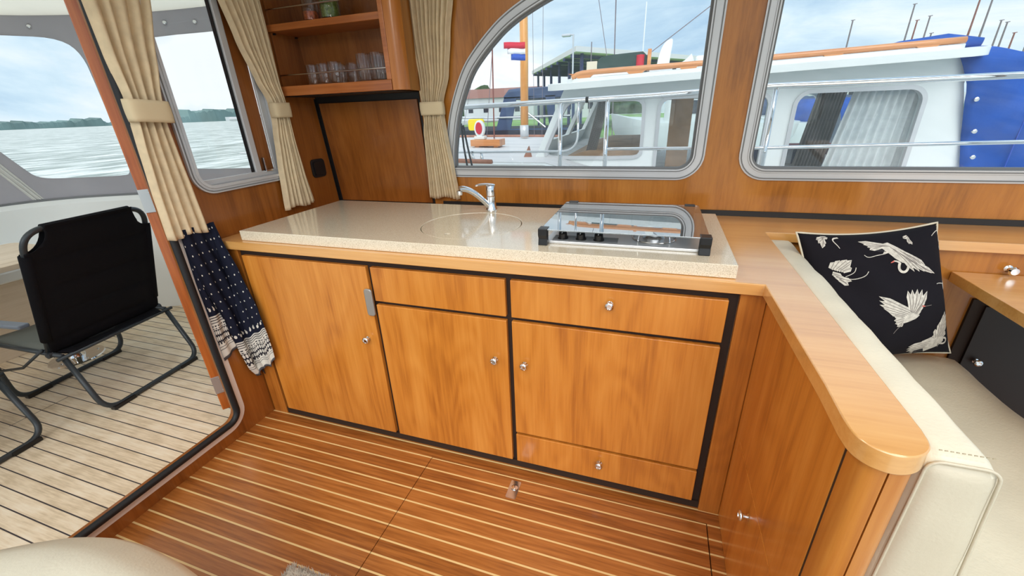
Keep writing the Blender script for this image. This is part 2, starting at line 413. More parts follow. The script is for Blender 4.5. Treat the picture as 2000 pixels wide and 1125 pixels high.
def plate(bm, loops, depth, f, mat=0, grid=None):
    """2-D outline with holes, thickness 0..depth, mapped by f(a,b,d) -> point.  grid: cut lines [(axis, values)] so it can follow a curve"""
    tmp = bmesh.new()
    tris = tessellate_polygon([[V((p[0], p[1], 0)) for p in l] for l in loops])
    flat = [p for l in loops for p in l]
    vs = [tmp.verts.new((p[0], p[1], 0)) for p in flat]
    for t in tris:
        try: tmp.faces.new([vs[i] for i in t])
        except ValueError: pass
    bmesh.ops.recalc_face_normals(tmp, faces=tmp.faces)
    if grid:
        for ax, vals in grid:
            for val in vals:
                co = V((0, 0, 0)); no = V((0, 0, 0)); co[ax] = val; no[ax] = 1
                bmesh.ops.bisect_plane(tmp, geom=tmp.verts[:]+tmp.edges[:]+tmp.faces[:], plane_co=co, plane_no=no)
    if not grid:
        bmesh.ops.dissolve_limit(tmp, angle_limit=.001, verts=tmp.verts, edges=tmp.edges)
    tmp.verts.index_update(); tmp.verts.ensure_lookup_table()
    def layer(d): return [bm.verts.new(f(v.co.x, v.co.y, d)) for v in tmp.verts]
    L0 = layer(0)
    for fc in tmp.faces:
        x = bm.faces.new([L0[v.index] for v in fc.verts]); x.material_index = mat
    if depth:
        L1 = layer(depth)
        for fc in tmp.faces:
            x = bm.faces.new([L1[v.index] for v in fc.verts][::-1]); x.material_index = mat
        for e in tmp.edges:
            if len(e.link_faces) == 1:
                a, b = e.verts[0].index, e.verts[1].index
                x = bm.faces.new((L0[a], L0[b], L1[b], L1[a])); x.material_index = mat
    tmp.free(); return bm

def PL(loops, depth, f, **k): return plate(bmesh.new(), loops, depth, f, **k)

def rrect(x0, x1, y0, y1, r, seg=8):
    out = []
    rs = r if isinstance(r, (list, tuple)) else [r]*4
    for (cx, cy, a0), q in zip(((x1, y1, 0), (x0, y1, 90), (x0, y0, 180), (x1, y0, 270)), rs):
        sx = -1 if cx == x1 else 1; sy = -1 if cy == y1 else 1
        for k in range(seg+1):
            a = math.radians(a0+90*k/seg); out.append((cx+sx*q+q*math.cos(a), cy+sy*q+q*math.sin(a)))
    return out

def area2(l): return sum(l[i-1][0]*l[i][1]-l[i][0]*l[i-1][1] for i in range(len(l)))/2
def offset(l, d):
    if area2(l) < 0: l = l[::-1]
    out = []; n = len(l)
    for i in range(n):
        p, a, b = V(l[i]), V(l[i-1]), V(l[(i+1) % n])
        t1 = (p-a); t2 = (b-p)
        if t1.length < 1e-7: t1 = t2
        if t2.length < 1e-7: t2 = t1
        t1.normalize(); t2.normalize()
        n1 = V((t1.y, -t1.x)); n2 = V((t2.y, -t2.x)); m = (n1+n2)
        m = m.normalized() if m.length > 1e-6 else n1
        k = d/max(.5, m.dot(n1)); out.append((p.x+m.x*k, p.y+m.y*k))
    return out

def dense(l, step=.02):
    out = []
    for i in range(len(l)):
        a, b = V(l[i]), V(l[(i+1) % len(l)]); n = max(1, int((b-a).length/step))
        for k in range(n): out.append(tuple(a.lerp(b, k/n)))
    return out

def smooth_poly(pts, it=2):
    for _ in range(it):
        o = []
        for i in range(len(pts)-1):
            a, b = V(pts[i]), V(pts[i+1]); o += [tuple(a.lerp(b, .25)), tuple(a.lerp(b, .75))]
        pts = [pts[0]]+o+[pts[-1]]
    return pts

def lerp_rows(rows, z):
    rows = sorted(rows)
    if z <= rows[0][0]: return rows[0][1:]
    if z >= rows[-1][0]: return rows[-1][1:]
    for a, b in zip(rows, rows[1:]):
        if a[0] <= z <= b[0]:
            t = (z-a[0])/(b[0]-a[0]); t = t*t*(3-2*t)*.4+t*.6
            return tuple(p+(q-p)*t for p, q in zip(a[1:], b[1:]))

def rbox(x0, x1, y0, y1, z0, z1, r, puff=0, nse=0, seed=0, res=.035):
    """cushion: rounded box with slight crown and wrinkles"""
    bm = bmesh.new(); c = V(((x0+x1)/2, (y0+y1)/2, (z0+z1)/2)); h = V(((x1-x0)/2, (y1-y0)/2, (z1-z0)/2))
    n = [max(3, min(40, int(2*h[i]/res))) for i in range(3)]
    cache = {}
    def vert(i, j, k):
        key = (i, j, k)
        if key in cache: return cache[key]
        p = V((-1+2*i/n[0], -1+2*j/n[1], -1+2*k/n[2])); q = V([p[a]*h[a] for a in range(3)])
        core = V([max(-h[a]+r, min(h[a]-r, q[a])) for a in range(3)]); d = q-core
        if d.length > 1e-9:
            d = d.normalized()*r; q = core+d
        if puff:
            f = V([1-abs(p[a])**2.5 for a in range(3)])
            q.z += puff*f.x*f.y*(1 if p.z > 0 else -1)*abs(p.z)
            q.x += puff*f.y*f.z*(1 if p.x > 0 else -1)*abs(p.x)
            q.y += puff*f.x*f.z*(1 if p.y > 0 else -1)*abs(p.y)
        w = q+c
        if nse: w = w+mn.noise_vector(V((w.x*5+seed, w.y*9, w.z*5)))*nse+mn.noise_vector(V((w.x*14+seed, w.y*26, w.z*14)))*nse*.35
        cache[key] = bm.verts.new(w); return cache[key]
    for a, b, cc in ((0, 1, 2), (1, 2, 0), (2, 0, 1)):
        for s in (0, n[cc]):
            for i in range(n[a]):
                for j in range(n[b]):
                    q = []
                    for di, dj in ((0, 0), (1, 0), (1, 1), (0, 1)):
                        k = [0, 0, 0]; k[a] = i+di; k[b] = j+dj; k[cc] = s; q.append(vert(*k))
                    bm.faces.new(q if s else q[::-1])
    return bm

def knob(parent, c, d, s=1.0):
    """turned chrome knob, c on the surface, d outwards"""
    bm = lathe(bmesh.new(), [(.0095*s, 0), (.010*s, .0015*s), (.005*s, .003*s), (.0045*s, .009*s), (.009*s, .0125*s), (.0135*s, .016*s), (.0145*s, .020*s), (.0125*s, .0235*s), (.008*s, .0245*s), (.0072*s, .0225*s), (0, .022*s)], c, d, 24)
    return obj('knob', bm, 'chrome', parent, smooth=50, label='small round chrome knob')

def text_obj(txt, size, mat, M4, name, parent=None, depth=.0006):
    cu = bpy.data.curves.new(name, 'FONT'); cu.body = txt; cu.size = size; cu.extrude = depth; cu.align_x = 'CENTER'; cu.align_y = 'CENTER'
    o = bpy.data.objects.new('tmp', cu); COL.objects.link(o)
    me = bpy.data.meshes.new_from_object(o); bpy.data.objects.remove(o); bm = bmesh.new(); bm.from_mesh(me); bm.transform(M4)
    return obj(name, bm, mat, parent, recalc=False)

# ------------------------------------------------------------------ planes of the room
ZT = .892      # top of the wooden ledge
ZS = .933      # top of the stone
WS = .084
def yw(z): return .77-WS*(z-.892)
def wallpt(off=0):
    return lambda x, z, d: V((x, yw(z)+off+d, z))

# ------------------------------------------------------------------ floor with a hatch opening
bm = PL([[(-.0, -2.2), (3.4, -2.2), (3.4, .9), (0, .9)], [(.9205, -1.25), (1.9945, -1.25), (1.9945, -.0535), (.9205, -.0535)]], -.03, lambda a, b, d: V((a, b, d)))
struct(obj('floor', bm, 'floor'))
bm = BX(.85, 2.05, -1.3, 0, -.06, -.032)
struct(obj('trim_1', bm, 'dark'))
h = thing('floor_hatch', 'teak and pale striped lift-up hatch set in the cabin floor before the cabinet', 'hatch', (1.457, -.65, -.03))
obj('panel', BX(.9235, 1.991, -1.247, -.0565, -.03, 0), 'floor', h)
t = bmesh.new(); plate(t, [rrect(1.284, 1.324, -.152, -.072, .004)], .0012, lambda a, b, d: V((a, b, .0002+d)))
lt = obj('latch', t, 'steel', h, label='worn metal pull latch plate')
obj('latch_ring', lathe(bmesh.new(), [(.012, 0), (.013, .002), (.009, .004), (0, .0045)], (1.306, -.104, .0013)), 'chrome', lt, smooth=True)

# ------------------------------------------------------------------ galley base cabinet
cab = thing('galley_cabinet', 'long cherry wood galley cabinet with flush doors and chrome knobs under the stone counter', 'cabinet', (1.0, .2, 0))
bm = bmesh.new()
box(bm, .012, 1.9675, .012, .70, .0, .856)
obj('carcass', bm, 'dark', cab)
bm = bmesh.new()
box(bm, .006, .085, -.002, .012, .0, .856)
obj('stile', bm, 'post', cab, bevel=.0015)
bm = bmesh.new(); box(bm, 1.968, 2.034, -.006, .012, .0, .857)
obj('stile', bm, 'post', cab, bevel=.002)
bm = BX(.085, 1.968, .004, .012, .0, .03); obj('plinth', bm, 'dark', cab)
def door(name, x0, x1, z0, z1, kn=None):
    d = obj(name, BX(x0, x1, -.007, .0118, z0, z1), 'door', cab, bevel=.0022, seg=2)
    if kn: knob(d, (kn[0], -.007, kn[1]), (0, -1, 0))
    return d
d1 = door('door', .107, .719, .04, .83, (.670, .517))
bm = bmesh.new(); plate(bm, [rrect(.697, .7315, .628, .742, .012)], .009, lambda a, b, d: V((a, -.0072-d, b)))
obj('catch_plate', bm, 'grey_catch', d1, bevel=.003, label='flat grey metal catch plate', smooth=40)
door('door', .738, 1.268, .04, .676, (1.219, .513))
door('drawer', .738, 1.268, .692, .83)
door('drawer', 1.287, 1.942, .692, .83, (1.614, .781))
door('door', 1.287, 1.942, .1887, .676, (1.331, .51))
door('drawer', 1.287, 1.942, .04, .1768, (1.612, .124))

# ------------------------------------------------------------------ wooden ledge: under the stone, along the wall, down the peninsula
out = [(.004, -.02), (2.018, -.02), (2.024, -.47)]+smooth_poly([(2.022, -.56), (2.024, -.598), (2.036, -.618), (2.053, -.628), (2.072, -.630), (2.09, -.624), (2.106, -.612), (2.118, -.594), (2.121, -.56)], 3)+[(2.121, .522), (3.3, .522), (3.3, .765), (.004, .765)]
bm = PL([out], -.035, lambda a, b, d: V((a, b, ZT+d)))
wl = obj('wooden_ledge', bm, 'cap_y', bevel=.002, smooth=35)
tag(wl, 'pale honey coloured wooden ledge running round the counter and down the rounded peninsula', 'ledge')

# ------------------------------------------------------------------ stone counter
st = [(.122, .004), (1.951, .004), (1.955, .614), (.125, .614)]
cx, cy = 1.035, .277
ring = [(cx+.2*math.cos(2*PI*k/72), cy+.2*math.sin(2*PI*k/72)) for k in range(72)]
bm = PL([st, ring], -(ZS-ZT-.001), lambda a, b, d: V((a, b, ZS+d)))
o = obj('stone_counter', bm, 'stone', bevel=.0025)
tag(o, 'beige speckled stone counter slab lying on the wooden ledge', 'counter')
rim = thing('sink_lid', 'round stone lid closing the sink beside the chrome tap', 'lid', (cx, cy, ZT+.001))
hole = [(1.0+.011*math.cos(2*PI*k/24), .135+.011*math.sin(2*PI*k/24)) for k in range(24)]
ring2 = [(cx+.1975*math.cos(2*PI*k/72), cy+.1975*math.sin(2*PI*k/72)) for k in range(72)]
obj('disc', PL([ring2, hole], -.030, lambda a, b, d: V((a, b, ZS-.0012+d))), 'stone', rim, bevel=.002)

# ------------------------------------------------------------------ peninsula
pen = thing('peninsula_cabinet', 'cherry wood peninsula cabinet with a rounded end beside the leather bench', 'cabinet', (2.08, -.25, 0))
obj('side_panel', PL([[(0.012, .0), (.012, .8565), (-.566, .8565), (-.566, 0), (-.48, 0), (-.48, .386), (-.047, .386), (-.047, 0)]], .012, lambda a, b, d: V((2.035+d, a, b))), 'door', pen, bevel=.001)
dd = obj('door', BX(2.0345, 2.0465, -.4775, -.0495, .004, .3835), 'door', pen, bevel=.001)
knob(dd, (2.0345, -.272, .317), (-1, 0, 0))
obj('carcass', BX(2.047, 2.106, -.588, .515, 0, .8565), 'post', pen)
# rounded end: vertical staves following the ledge
pth = smooth_poly([(2.037, -.571), (2.037, -.602), (2.048, -.617), (2.068, -.619)], 2)
bm = bmesh.new(); inner = [(2.060, -.571), (2.062, -.585), (2.068, -.59)]
plate(bm, [pth+inner[::-1]], .8565, lambda a, b, d: V((a, b, d)))
obj('end_stave', bm, 'post', pen, smooth=30)
pth = smooth_poly([(2.0705, -.619), (2.088, -.619), (2.1, -.611), (2.104, -.60)], 2)
bm = bmesh.new(); plate(bm, [pth+[(2.104, -.588), (2.0705, -.588)]], .8565, lambda a, b, d: V((a, b, d)))
obj('end_stave', bm, 'post', pen, smooth=30)
obj('groove', BX(2.0365, 2.046, -.571, -.5665, 0, .856), 'dark', pen)
obj('groove', BX(2.0678, 2.0707, -.612, -.588, 0, .856), 'dark', pen)

# ------------------------------------------------------------------ back wall with two windows
def w1_outline():
    curve = smooth_poly([(1.50, 1.80), (1.30, 1.765), (1.158, 1.711), (1.065, 1.663), (.994, 1.608), (.935, 1.555), (.887, 1.503), (.84, 1.42), (.80, 1.33), (.775, 1.24), (.755, 1.15), (.748, 1.086)], 2)
    c = []
    for k in range(9):
        a = -PI/2+k*PI/16; c.append((1.853-.062+.062*math.cos(a), 1.085+.062+.062*math.sin(a)))
    return curve+[(.78, 1.085)]+c+[(1.852, 1.76), (1.82, 1.80)]
W1 = dense(w1_outline(), .03)
W2 = rrect(2.066, 3.22, 1.089, 1.80, .062, 8)
bm = PL([[(-.04, .70), (3.45, .70), (3.45, 2.05), (-.04, 2.05)], offset(W1, .006), offset(W2, .006)], .05, wallpt())
struct(obj('wall_back', bm, 'panel_x'))
bm = PL([[(-.04, .75), (3.6, .75), (3.6, 2.05), (-.04, 2.05)], offset(W1, .006), offset(W2, .006)], .006, wallpt(.051))
struct(obj('wall_outside', bm, 'white_gel'))
def ringplate(loop, a, b, d0, d1, f):
    """ring between offsets a<b of a loop, thickness from d0 to d1"""
    bm = bmesh.new(); A = offset(loop, a); B = offset(loop, b); n = len(A)
    L = [[bm.verts.new(f(p[0], p[1], d)) for p in P] for P, d in ((A, d0), (B, d0), (B, d1), (A, d1))]
    for q in range(4):
        X, Y = L[q], L[(q+1) % 4]
        for k in range(n): bm.faces.new((X[k], X[(k+1) % n], Y[(k+1) % n], Y[k]))
    return bm
def window(name, loop, f, s):
    """s = direction sign: negative d is towards the cabin"""
    g = obj(name, PL([loop], .004, lambda a, b, d: f(a, b, .012*s+d*s)), 'glassy'); struct(g)
    for nm, a, b, d0, d1, mt in (('window_frame', .010, .043, -.007, -.0005, 'alu'), ('window_frame', -.001, .012, -.0115, .03, 'alu'), ('window_seal', .004, .008, -.0125, -.011, 'alu_dark'), ('window_seal', -.010, -.001, .006, .024, 'alu_dark'), ('window_frame', .033, .037, -.0095, -.006, 'alu_dark')):
        obj(nm, ringplate(loop, a, b, d0*s, d1*s, f), mt, g, smooth=30)
    return g
window('window_1', W1, wallpt(), 1)
window('window_2', W2, wallpt(), 1)
# black strip in place of the shade in the gap between wall and ledge
struct(obj('gap_shade', BX(.66, 3.3, .762, .775, .8925, .915), 'black'))
# splash panel in the corner
sp = thing('splash_panel', 'reddish cherry wood panel fixed above the left end of the counter', 'panel', (.3, .76, .9))
obj('board', PL([rrect(.024, .60, .905, 1.408, .001, 1)], .010, wallpt(-.014)), 'bulk', sp, bevel=.001)
obj('backing', PL([[(.001, .893), (.61, .893), (.61, 1.4402), (.001, 1.4402)]], .003, wallpt(-.0035)), 'black', sp)
# ------------------------------------------------------------------ aft bulkhead (plane x=0) with doorway and window
def bk(off=0): return lambda y, z, d: V((off-d, y, z))
B3 = rrect(-.008, .412, 1.105, 1.86, [.05, .05, .055, .04], 8)
doorway = dense(rrect(-1.5, -.172, .09, 1.99, .055, 8), .05)
bm = PL([[(-2.2, -.03), (.80, -.03), (.80, 2.05), (-2.2, 2.05)], doorway, offset(B3, .006)], .035, bk())
struct(obj('wall_left', bm, 'bulk'))
g = struct(obj('window_3', PL([rrect(-.008, .275, 1.105, 1.86, [.03, .05, .055, .03])], .004, bk(-.022)), 'glassy'))
for nm, a, b, d0, d1, mt in (('window_frame', .008, .030, -.012, -.0005, 'alu'), ('window_frame', -.001, .010, -.017, .03, 'alu'), ('window_seal', .020, .0235, -.0145, -.011, 'alu_dark')):
    obj(nm, ringplate(B3, a, b, d0, d1, bk()), mt, g, smooth=30)
obj('window_frame', BX(-.026, -.006, .268, .300, 1.10, 1.86), 'alu', g, bevel=.004)
obj('window_seal', BX(-.028, -.014, .262, .268, 1.10, 1.86), 'rubber', g)
obj('window_frame', BX(-.020, -.008, .378, .412, 1.10, 1.86), 'alu', g, bevel=.004)
obj('window_frame', BX(-.018, -.004, -.004, .41, 1.105, 1.128), 'alu', g, bevel=.004)
obj('side_board', BX(-.030, -.020, .30, .378, 1.10, 1.86), 'cab_in', g, label='brown wooden board behind the narrow side light')
bm = bmesh.new(); box(bm, -.014, .002, .315, .322, 1.125, 1.185); box(bm, -.014, .004, .315, .352, 1.123, 1.131)
obj('latch', bm, 'steel', g, bevel=.001)
# doorway lining: rubber gasket + painted edge
gk = thing('door_gasket', 'black rubber gasket round the cockpit doorway with a pale painted edge', 'gasket', (0, -.5, .09))
obj('painted_edge', ringplate(doorway, .004, .038, -.0025, -.0003, bk()), 'white_edge', gk, smooth=30)
bm = bmesh.new(); tube(bm, [(0.006, p[0], p[1]) for p in offset(doorway, -.003)], .0135, 12, closed=True)
obj('rubber_profile', bm, 'rubber', gk, smooth='all')

# teak door leaf swung out into the cockpit, edge towards the cabin
lf = thing('cockpit_door', 'varnished teak cockpit door swung outwards, seen edge-on in the doorway', 'door', (-.055, -.165, .11))
dirv = V((-1.66, 1.03, 0)).normalized(); dirv = Matrix.Rotation(-.055, 3, 'Z') @ dirv
nrm = V((dirv.y, -dirv.x, 0)); hp = V((-.060, -.141, 0)); L_ = .52
def leaf(a0, a1, t0, t1, z0, z1, bm=None):
    bm = bm or bmesh.new(); vs = []
    for a in (a0, a1):
        for t in (t0, t1):
            for z in (z0, z1): vs.append(bm.verts.new(hp+dirv*a-V((nrm.x, nrm.y, 0))*t*-1+V((0, 0, z))))
    for f in ((0, 1, 3, 2), (4, 6, 7, 5), (0, 4, 5, 1), (2, 3, 7, 6), (0, 2, 6, 4), (1, 5, 7, 3)): bm.faces.new([vs[i] for i in f])
    return bm
NS = 1 if nrm.y < 0 else -1
obj('leaf', leaf(0, L_, 0, .044*NS, .118, 1.95), 'teakdoor', lf, bevel=.003)
for z0, z1, l in ((1.04, 1.125, 'upper stainless hinge plate'), (.21, .295, 'lower stainless hinge plate')):
    hg = obj('hinge', leaf(-.004, 0, -.001, .045*NS, z0, z1), 'hinge', lf, label=l, bevel=.0005)
    bm = bmesh.new()
    for zz in (z0+.012, z1-.012): lathe(bm, [(.003, 0), (.002, .0012), (0, .0014)], hp-dirv*.004+V((nrm.x, nrm.y, 0))*(.014*NS)+V((0, 0, zz)), tuple(-dirv), 10)
    obj('screw', bm, 'steel', hg)

# black round-cornered socket on the bulkhead
def sock(name, y0, y1, z0, z1, lab):
    t = thing(name, lab, 'switch', (0.004, (y0+y1)/2, z0))
    obj('plate', PL([rrect(y0, y1, z0, z1, .02)], -.008, bk(.0005)), 'black', t, bevel=.002)
    obj('rocker', PL([rrect(y0+.012, y1-.012, z0+.012, z1-.012, .012)], -.004, bk(.009)), 'plastic_bk', t, bevel=.001)
sock('wall_switch', .590, .686, 1.05, 1.142, 'black rounded switch plate on the bulkhead beside the corner panel')
# black gap strip where bulkhead meets the corner
struct(obj('trim_3', PL([[(.708, 1.43), (.724, 1.43), (.768, .893), (.750, .893)]], -.003, bk(.0005)), 'black'))

# ------------------------------------------------------------------ ceiling strip above galley
struct(obj('ceiling', BX(-.05, 3.45, -.95, .80, 2.05, 2.08), 'white_gel'))

# ------------------------------------------------------------------ wall cabinet (open shelves)
wc = thing('wall_shelf_cabinet', 'open cherry wood wall cabinet with two shelves of glasses and jars', 'cabinet', (.33, .6, 1.44))
CF = .50
obj('bottom_board', BX(.003, .612, CF, .722, 1.441, 1.482), 'cabinet', wc, bevel=.002)
obj('shelf', BX(.003, .594, CF+.004, .70, 1.702, 1.729), 'cabinet', wc, bevel=.002)
obj('stile', BX(.592, .6145, CF, CF+.022, 1.482, 2.04), 'cabinet', wc, bevel=.002)
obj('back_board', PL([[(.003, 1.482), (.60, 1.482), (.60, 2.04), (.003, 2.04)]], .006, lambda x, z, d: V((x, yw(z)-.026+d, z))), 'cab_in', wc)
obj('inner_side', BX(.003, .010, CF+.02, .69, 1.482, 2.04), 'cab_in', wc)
pth = smooth_poly([(.6165, CF), (.650, CF+.001), (.667, CF+.02), (.6705, CF+.05)], 2)
bm = PL([pth+[(.645, CF+.06), (.6165, CF+.03)]], .60, lambda a, b, d: V((a, b, 1.441+d)))
obj('corner_post', bm, 'post', wc, smooth=30)
bm = PL([[(.6705, CF+.051), (.634, .715), (.622, .715), (.659, CF+.055)]], .60, lambda a, b, d: V((a, b, 1.441+d)))
obj('side_panel', bm, 'panel_x', wc)
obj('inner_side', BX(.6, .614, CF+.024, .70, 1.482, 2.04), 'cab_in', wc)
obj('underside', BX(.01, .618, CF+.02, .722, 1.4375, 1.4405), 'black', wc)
for z, lab in ((1.528, 'lower chrome fiddle rail'), (1.786, 'upper chrome fiddle rail')):
    obj('rail', TB([(.010, CF+.013, z), (.594, CF+.013, z)], .0035, 10), 'steel', wc, smooth=True, label=lab)
for y in (.53, .66): obj('shelf_pin', lathe(bmesh.new(), [(.004, 0), (.004, .012), (0, .012)], (.011, y, 1.696), (1, 0, 0), 10), 'black', wc)

def glass_thing(name, x, y, z, r, h, lab, grp, ribs=0, handle=False, taper=.85):
    t = thing(name, lab, 'glass', (x, y, z), grp)
    n = 40 if ribs else 28
    bm = bmesh.new(); prof = [(r*taper*.92, 0), (r*taper, .003), (r*.97, h*.6), (r, h), (r-.0022, h), (r*.94, h*.6), (r*taper-.003, .008), (0, .008)]
    lathe(bm, prof, (x, y, z), n=n)
    if ribs:
        c = V((x, y, 0))
        for v in bm.verts:
            d = V((v.co.x, v.co.y, 0))-c
            if d.length > r*.7 and v.co.z < z+h*.97:
                a = math.atan2(d.y, d.x); k = 1+.05*math.cos(a*ribs); v.co.x = x+d.x*k; v.co.y = y+d.y*k
        # horizontal ridges
    obj('body', bm, 'tumbler', t, smooth=True)
    if handle:
        a = handle; dx, dy = math.cos(a), math.sin(a)
        pts = arc_pts([(x+dx*r*.93, y+dy*r*.93, z+h*.82), (x+dx*(r+.022), y+dy*(r+.022), z+h*.86), (x+dx*(r+.024), y+dy*(r+.024), z+h*.3), (x+dx*r*.88, y+dy*r*.88, z+h*.2)], .018, 5)
        obj('handle', TB(pts, .0032, 8), 'tumbler', t, smooth=True)
    return t
GZ = 1.4821
glass_thing('glass_mug', .172, .548, GZ, .029, .082, 'glass mug at the left end of the lower shelf, nearest the curtain', 'glass mugs on the lower shelf', handle=2.4)
glass_thing('glass_mug', .232, .552, GZ, .031, .084, 'glass mug second from the left end of the lower shelf', 'glass mugs on the lower shelf', handle=2.4)
glass_thing('glass_mug', .300, .546, GZ, .031, .087, 'glass mug with its handle turned right, last mug before the gap on the lower shelf', 'glass mugs on the lower shelf', handle=-.1)
glass_thing('glass_mug', .345, .615, GZ, .030, .084, 'glass mug standing at the back of the lower shelf behind the right handle', 'glass mugs on the lower shelf', handle=-.3)
glass_thing('glass_mug', .268, .625, GZ, .030, .084, 'glass mug at the back of the lower shelf between two front mugs', 'glass mugs on the lower shelf', handle=2.0)
glass_thing('ribbed_tumbler', .455, .548, GZ, .031, .108, 'ribbed glass tumbler on the lower shelf just right of the gap', 'ribbed tumblers on the lower shelf', ribs=20)
glass_thing('ribbed_tumbler', .528, .545, GZ, .031, .108, 'ribbed glass tumbler in the front of the lower shelf near its right end', 'ribbed tumblers on the lower shelf', ribs=20)
glass_thing('ribbed_tumbler', .495, .62, GZ, .031, .106, 'ribbed glass tumbler at the back of the lower shelf between two others', 'ribbed tumblers on the lower shelf', ribs=20)
glass_thing('ribbed_tumbler', .563, .612, GZ, .029, .102, 'ribbed glass tumbler half hidden behind the right frame of the cabinet', 'ribbed tumblers on the lower shelf', ribs=20)
for x, r, fill, lab, lid in ((.215, .036, 'spice', 'glass jar of orange spice on the upper shelf, left one', 'steel'), (.318, .043, 'herb', 'larger glass jar of green herbs on the upper shelf, right one', 'steel')):
    t = thing('storage_jar', lab, 'jar', (x, .56, 1.7295), 'storage jars on the upper shelf')
    obj('body', lathe(bmesh.new(), [(r*.92, 0), (r, .006), (r, .085), (r*.8, .10), (r*.8, .11), (r*.74, .11), (r*.94, .085), (r*.94, .006), (0, .004)], (x, .56, 1.7295)), 'tumbler', t, smooth=True)
    obj('contents', lathe(bmesh.new(), [(r*.88, 0), (r*.9, .03 if fill == 'spice' else .06), (0, .034 if fill == 'spice' else .066)], (x, .56, 1.737), n=20), fill, t, smooth=True)
    obj('lid', lathe(bmesh.new(), [(r*.84, 0), (r*.86, .02), (0, .021)], (x, .56, 1.836)), lid, t, smooth=True)

# ------------------------------------------------------------------ curtains
def curtain(label, f, rows, zt, n, tie, seed=0, amp=.02, m=220, fold=0):
    """f(w, z, d): w across, d out from the wall. rows: (z, left, right, amp)"""
    cen = lerp_rows(rows, (rows[0][0]+rows[-1][0])/2)
    t = thing('curtain', label, 'curtain', tuple(f((cen[0]+cen[1])/2, min(r[0] for r in rows), .02)))
    rnd = random.Random(seed); ph = [rnd.uniform(-.35, .35) for _ in range(60)]
    wd = [rnd.uniform(.6, 1.4) for _ in range(n)]; S = sum(wd); cum = [0]
    for q in wd: cum.append(cum[-1]+q/S)
    bm = bmesh.new(); zlo = min(r[0] for r in rows); zhi = max(r[0] for r in rows); NZ = 70
    G = []
    for i in range(NZ+1):
        z = zlo+(zhi-zlo)*i/NZ; a, b, am = lerp_rows(rows, z); row = []
        for j in range(m+1):
            s = j/m
            k = max(q for q in range(n) if cum[q] <= s+1e-9); u = (s-cum[k])/(cum[k+1]-cum[k])
            shp = (.5-.5*math.cos(2*PI*u))**.75
            amk = am*(.65+.6*ph[k]**2*4)
            below = z < tie[0]
            flat = mn.noise(V((s*5+seed, z*3, seed)))*.35
            d = .004+amk*shp+am*flat*.35
            w = a+(b-a)*(s+.010*math.sin(2*PI*u)*math.sin(z*3+ph[k]*9))
            zz = z
            if i == 0: zz = z+.006*math.sin(s*9+seed)
            elif z < zlo+.04: zz = z+.006*math.sin(s*9+seed)*(1-(z-zlo)/.04)
            row.append(bm.verts.new(f(w, zz, d)))
        G.append(row)
    for A, B in zip(G, G[1:]):
        for j in range(m): bm.faces.new((A[j], A[j+1], B[j+1], B[j]))
    obj('drape', bm, 'fabric', t, smooth='all', solid=.002)
    bm = bmesh.new(); z0, z1, a0, b0 = tie; th = tie_th
    R = []
    for i in range(7):
        z = z0+(z1-z0)*i/6; ring = []
        bul = .0015*math.sin(PI*i/6)
        for k in range(48):
            an = 2*PI*k/48; hw = (b0-a0)/2+.004+bul; cw = (a0+b0)/2
            cw_, sn = math.cos(an), math.sin(an)
            x = cw+hw*math.copysign(abs(cw_)**.45, cw_); d = th/2+.002+(th/2+bul)*math.copysign(abs(sn)**.6, sn)
            ring.append(bm.verts.new(f(x, z+slope_t*(x-cw), d)))
        R.append(ring)
    for A, B in zip(R, R[1:]):
        for k in range(48): bm.faces.new((A[k], A[(k+1) % 48], B[(k+1) % 48], B[k]))
    obj('tieback', bm, 'tie', t, smooth='all', solid=.0015)
    return t
fb = lambda w, z, d: V((.012+d, w, z))
tie_th = .052; slope_t = -.07
curtain('cream pleated curtain tied back beside the cockpit doorway', fb,
        [(.945, -.200, -.045, .024), (1.10, -.196, -.052, .024), (1.25, -.188, -.062, .028), (1.345, -.182, -.071, .038), (1.43, -.176, -.060, .038), (1.55, -.186, -.030, .034), (1.75, -.190, .022, .03), (2.02, -.192, .035, .03)], 2, 5, (1.350, 1.420, -.186, -.062), seed=3, m=200)
tie_th = .05; slope_t = 0
curtain('cream pleated curtain tied back between the bulkhead window and the wall cabinet', fb,
        [(.938, .350, .535, .030), (1.10, .365, .508, .034), (1.25, .385, .492, .036), (1.34, .400, .484, .04), (1.42, .402, .482, .04), (1.50, .366, .480, .034), (1.65, .315, .482, .03), (1.82, .274, .48, .028), (2.02, .250, .48, .028)], 2, 8, (1.350, 1.412, .400, .485), seed=5)
fw = lambda w, z, d: V((w, yw(z)-.014-d, z))
tie_th = .042
curtain('cream pleated curtain tied back beside the large arched window', fw,
        [(.937, .594, .768, .022), (1.08, .606, .757, .026), (1.25, .618, .742, .03), (1.33, .636, .738, .036), (1.39, .636, .742, .036), (1.50, .626, .785, .03), (1.65, .612, .815, .028), (1.80, .607, .85, .026), (2.02, .603, .87, .026)], 2, 11, (1.335, 1.392, .634, .744), seed=9, m=260)

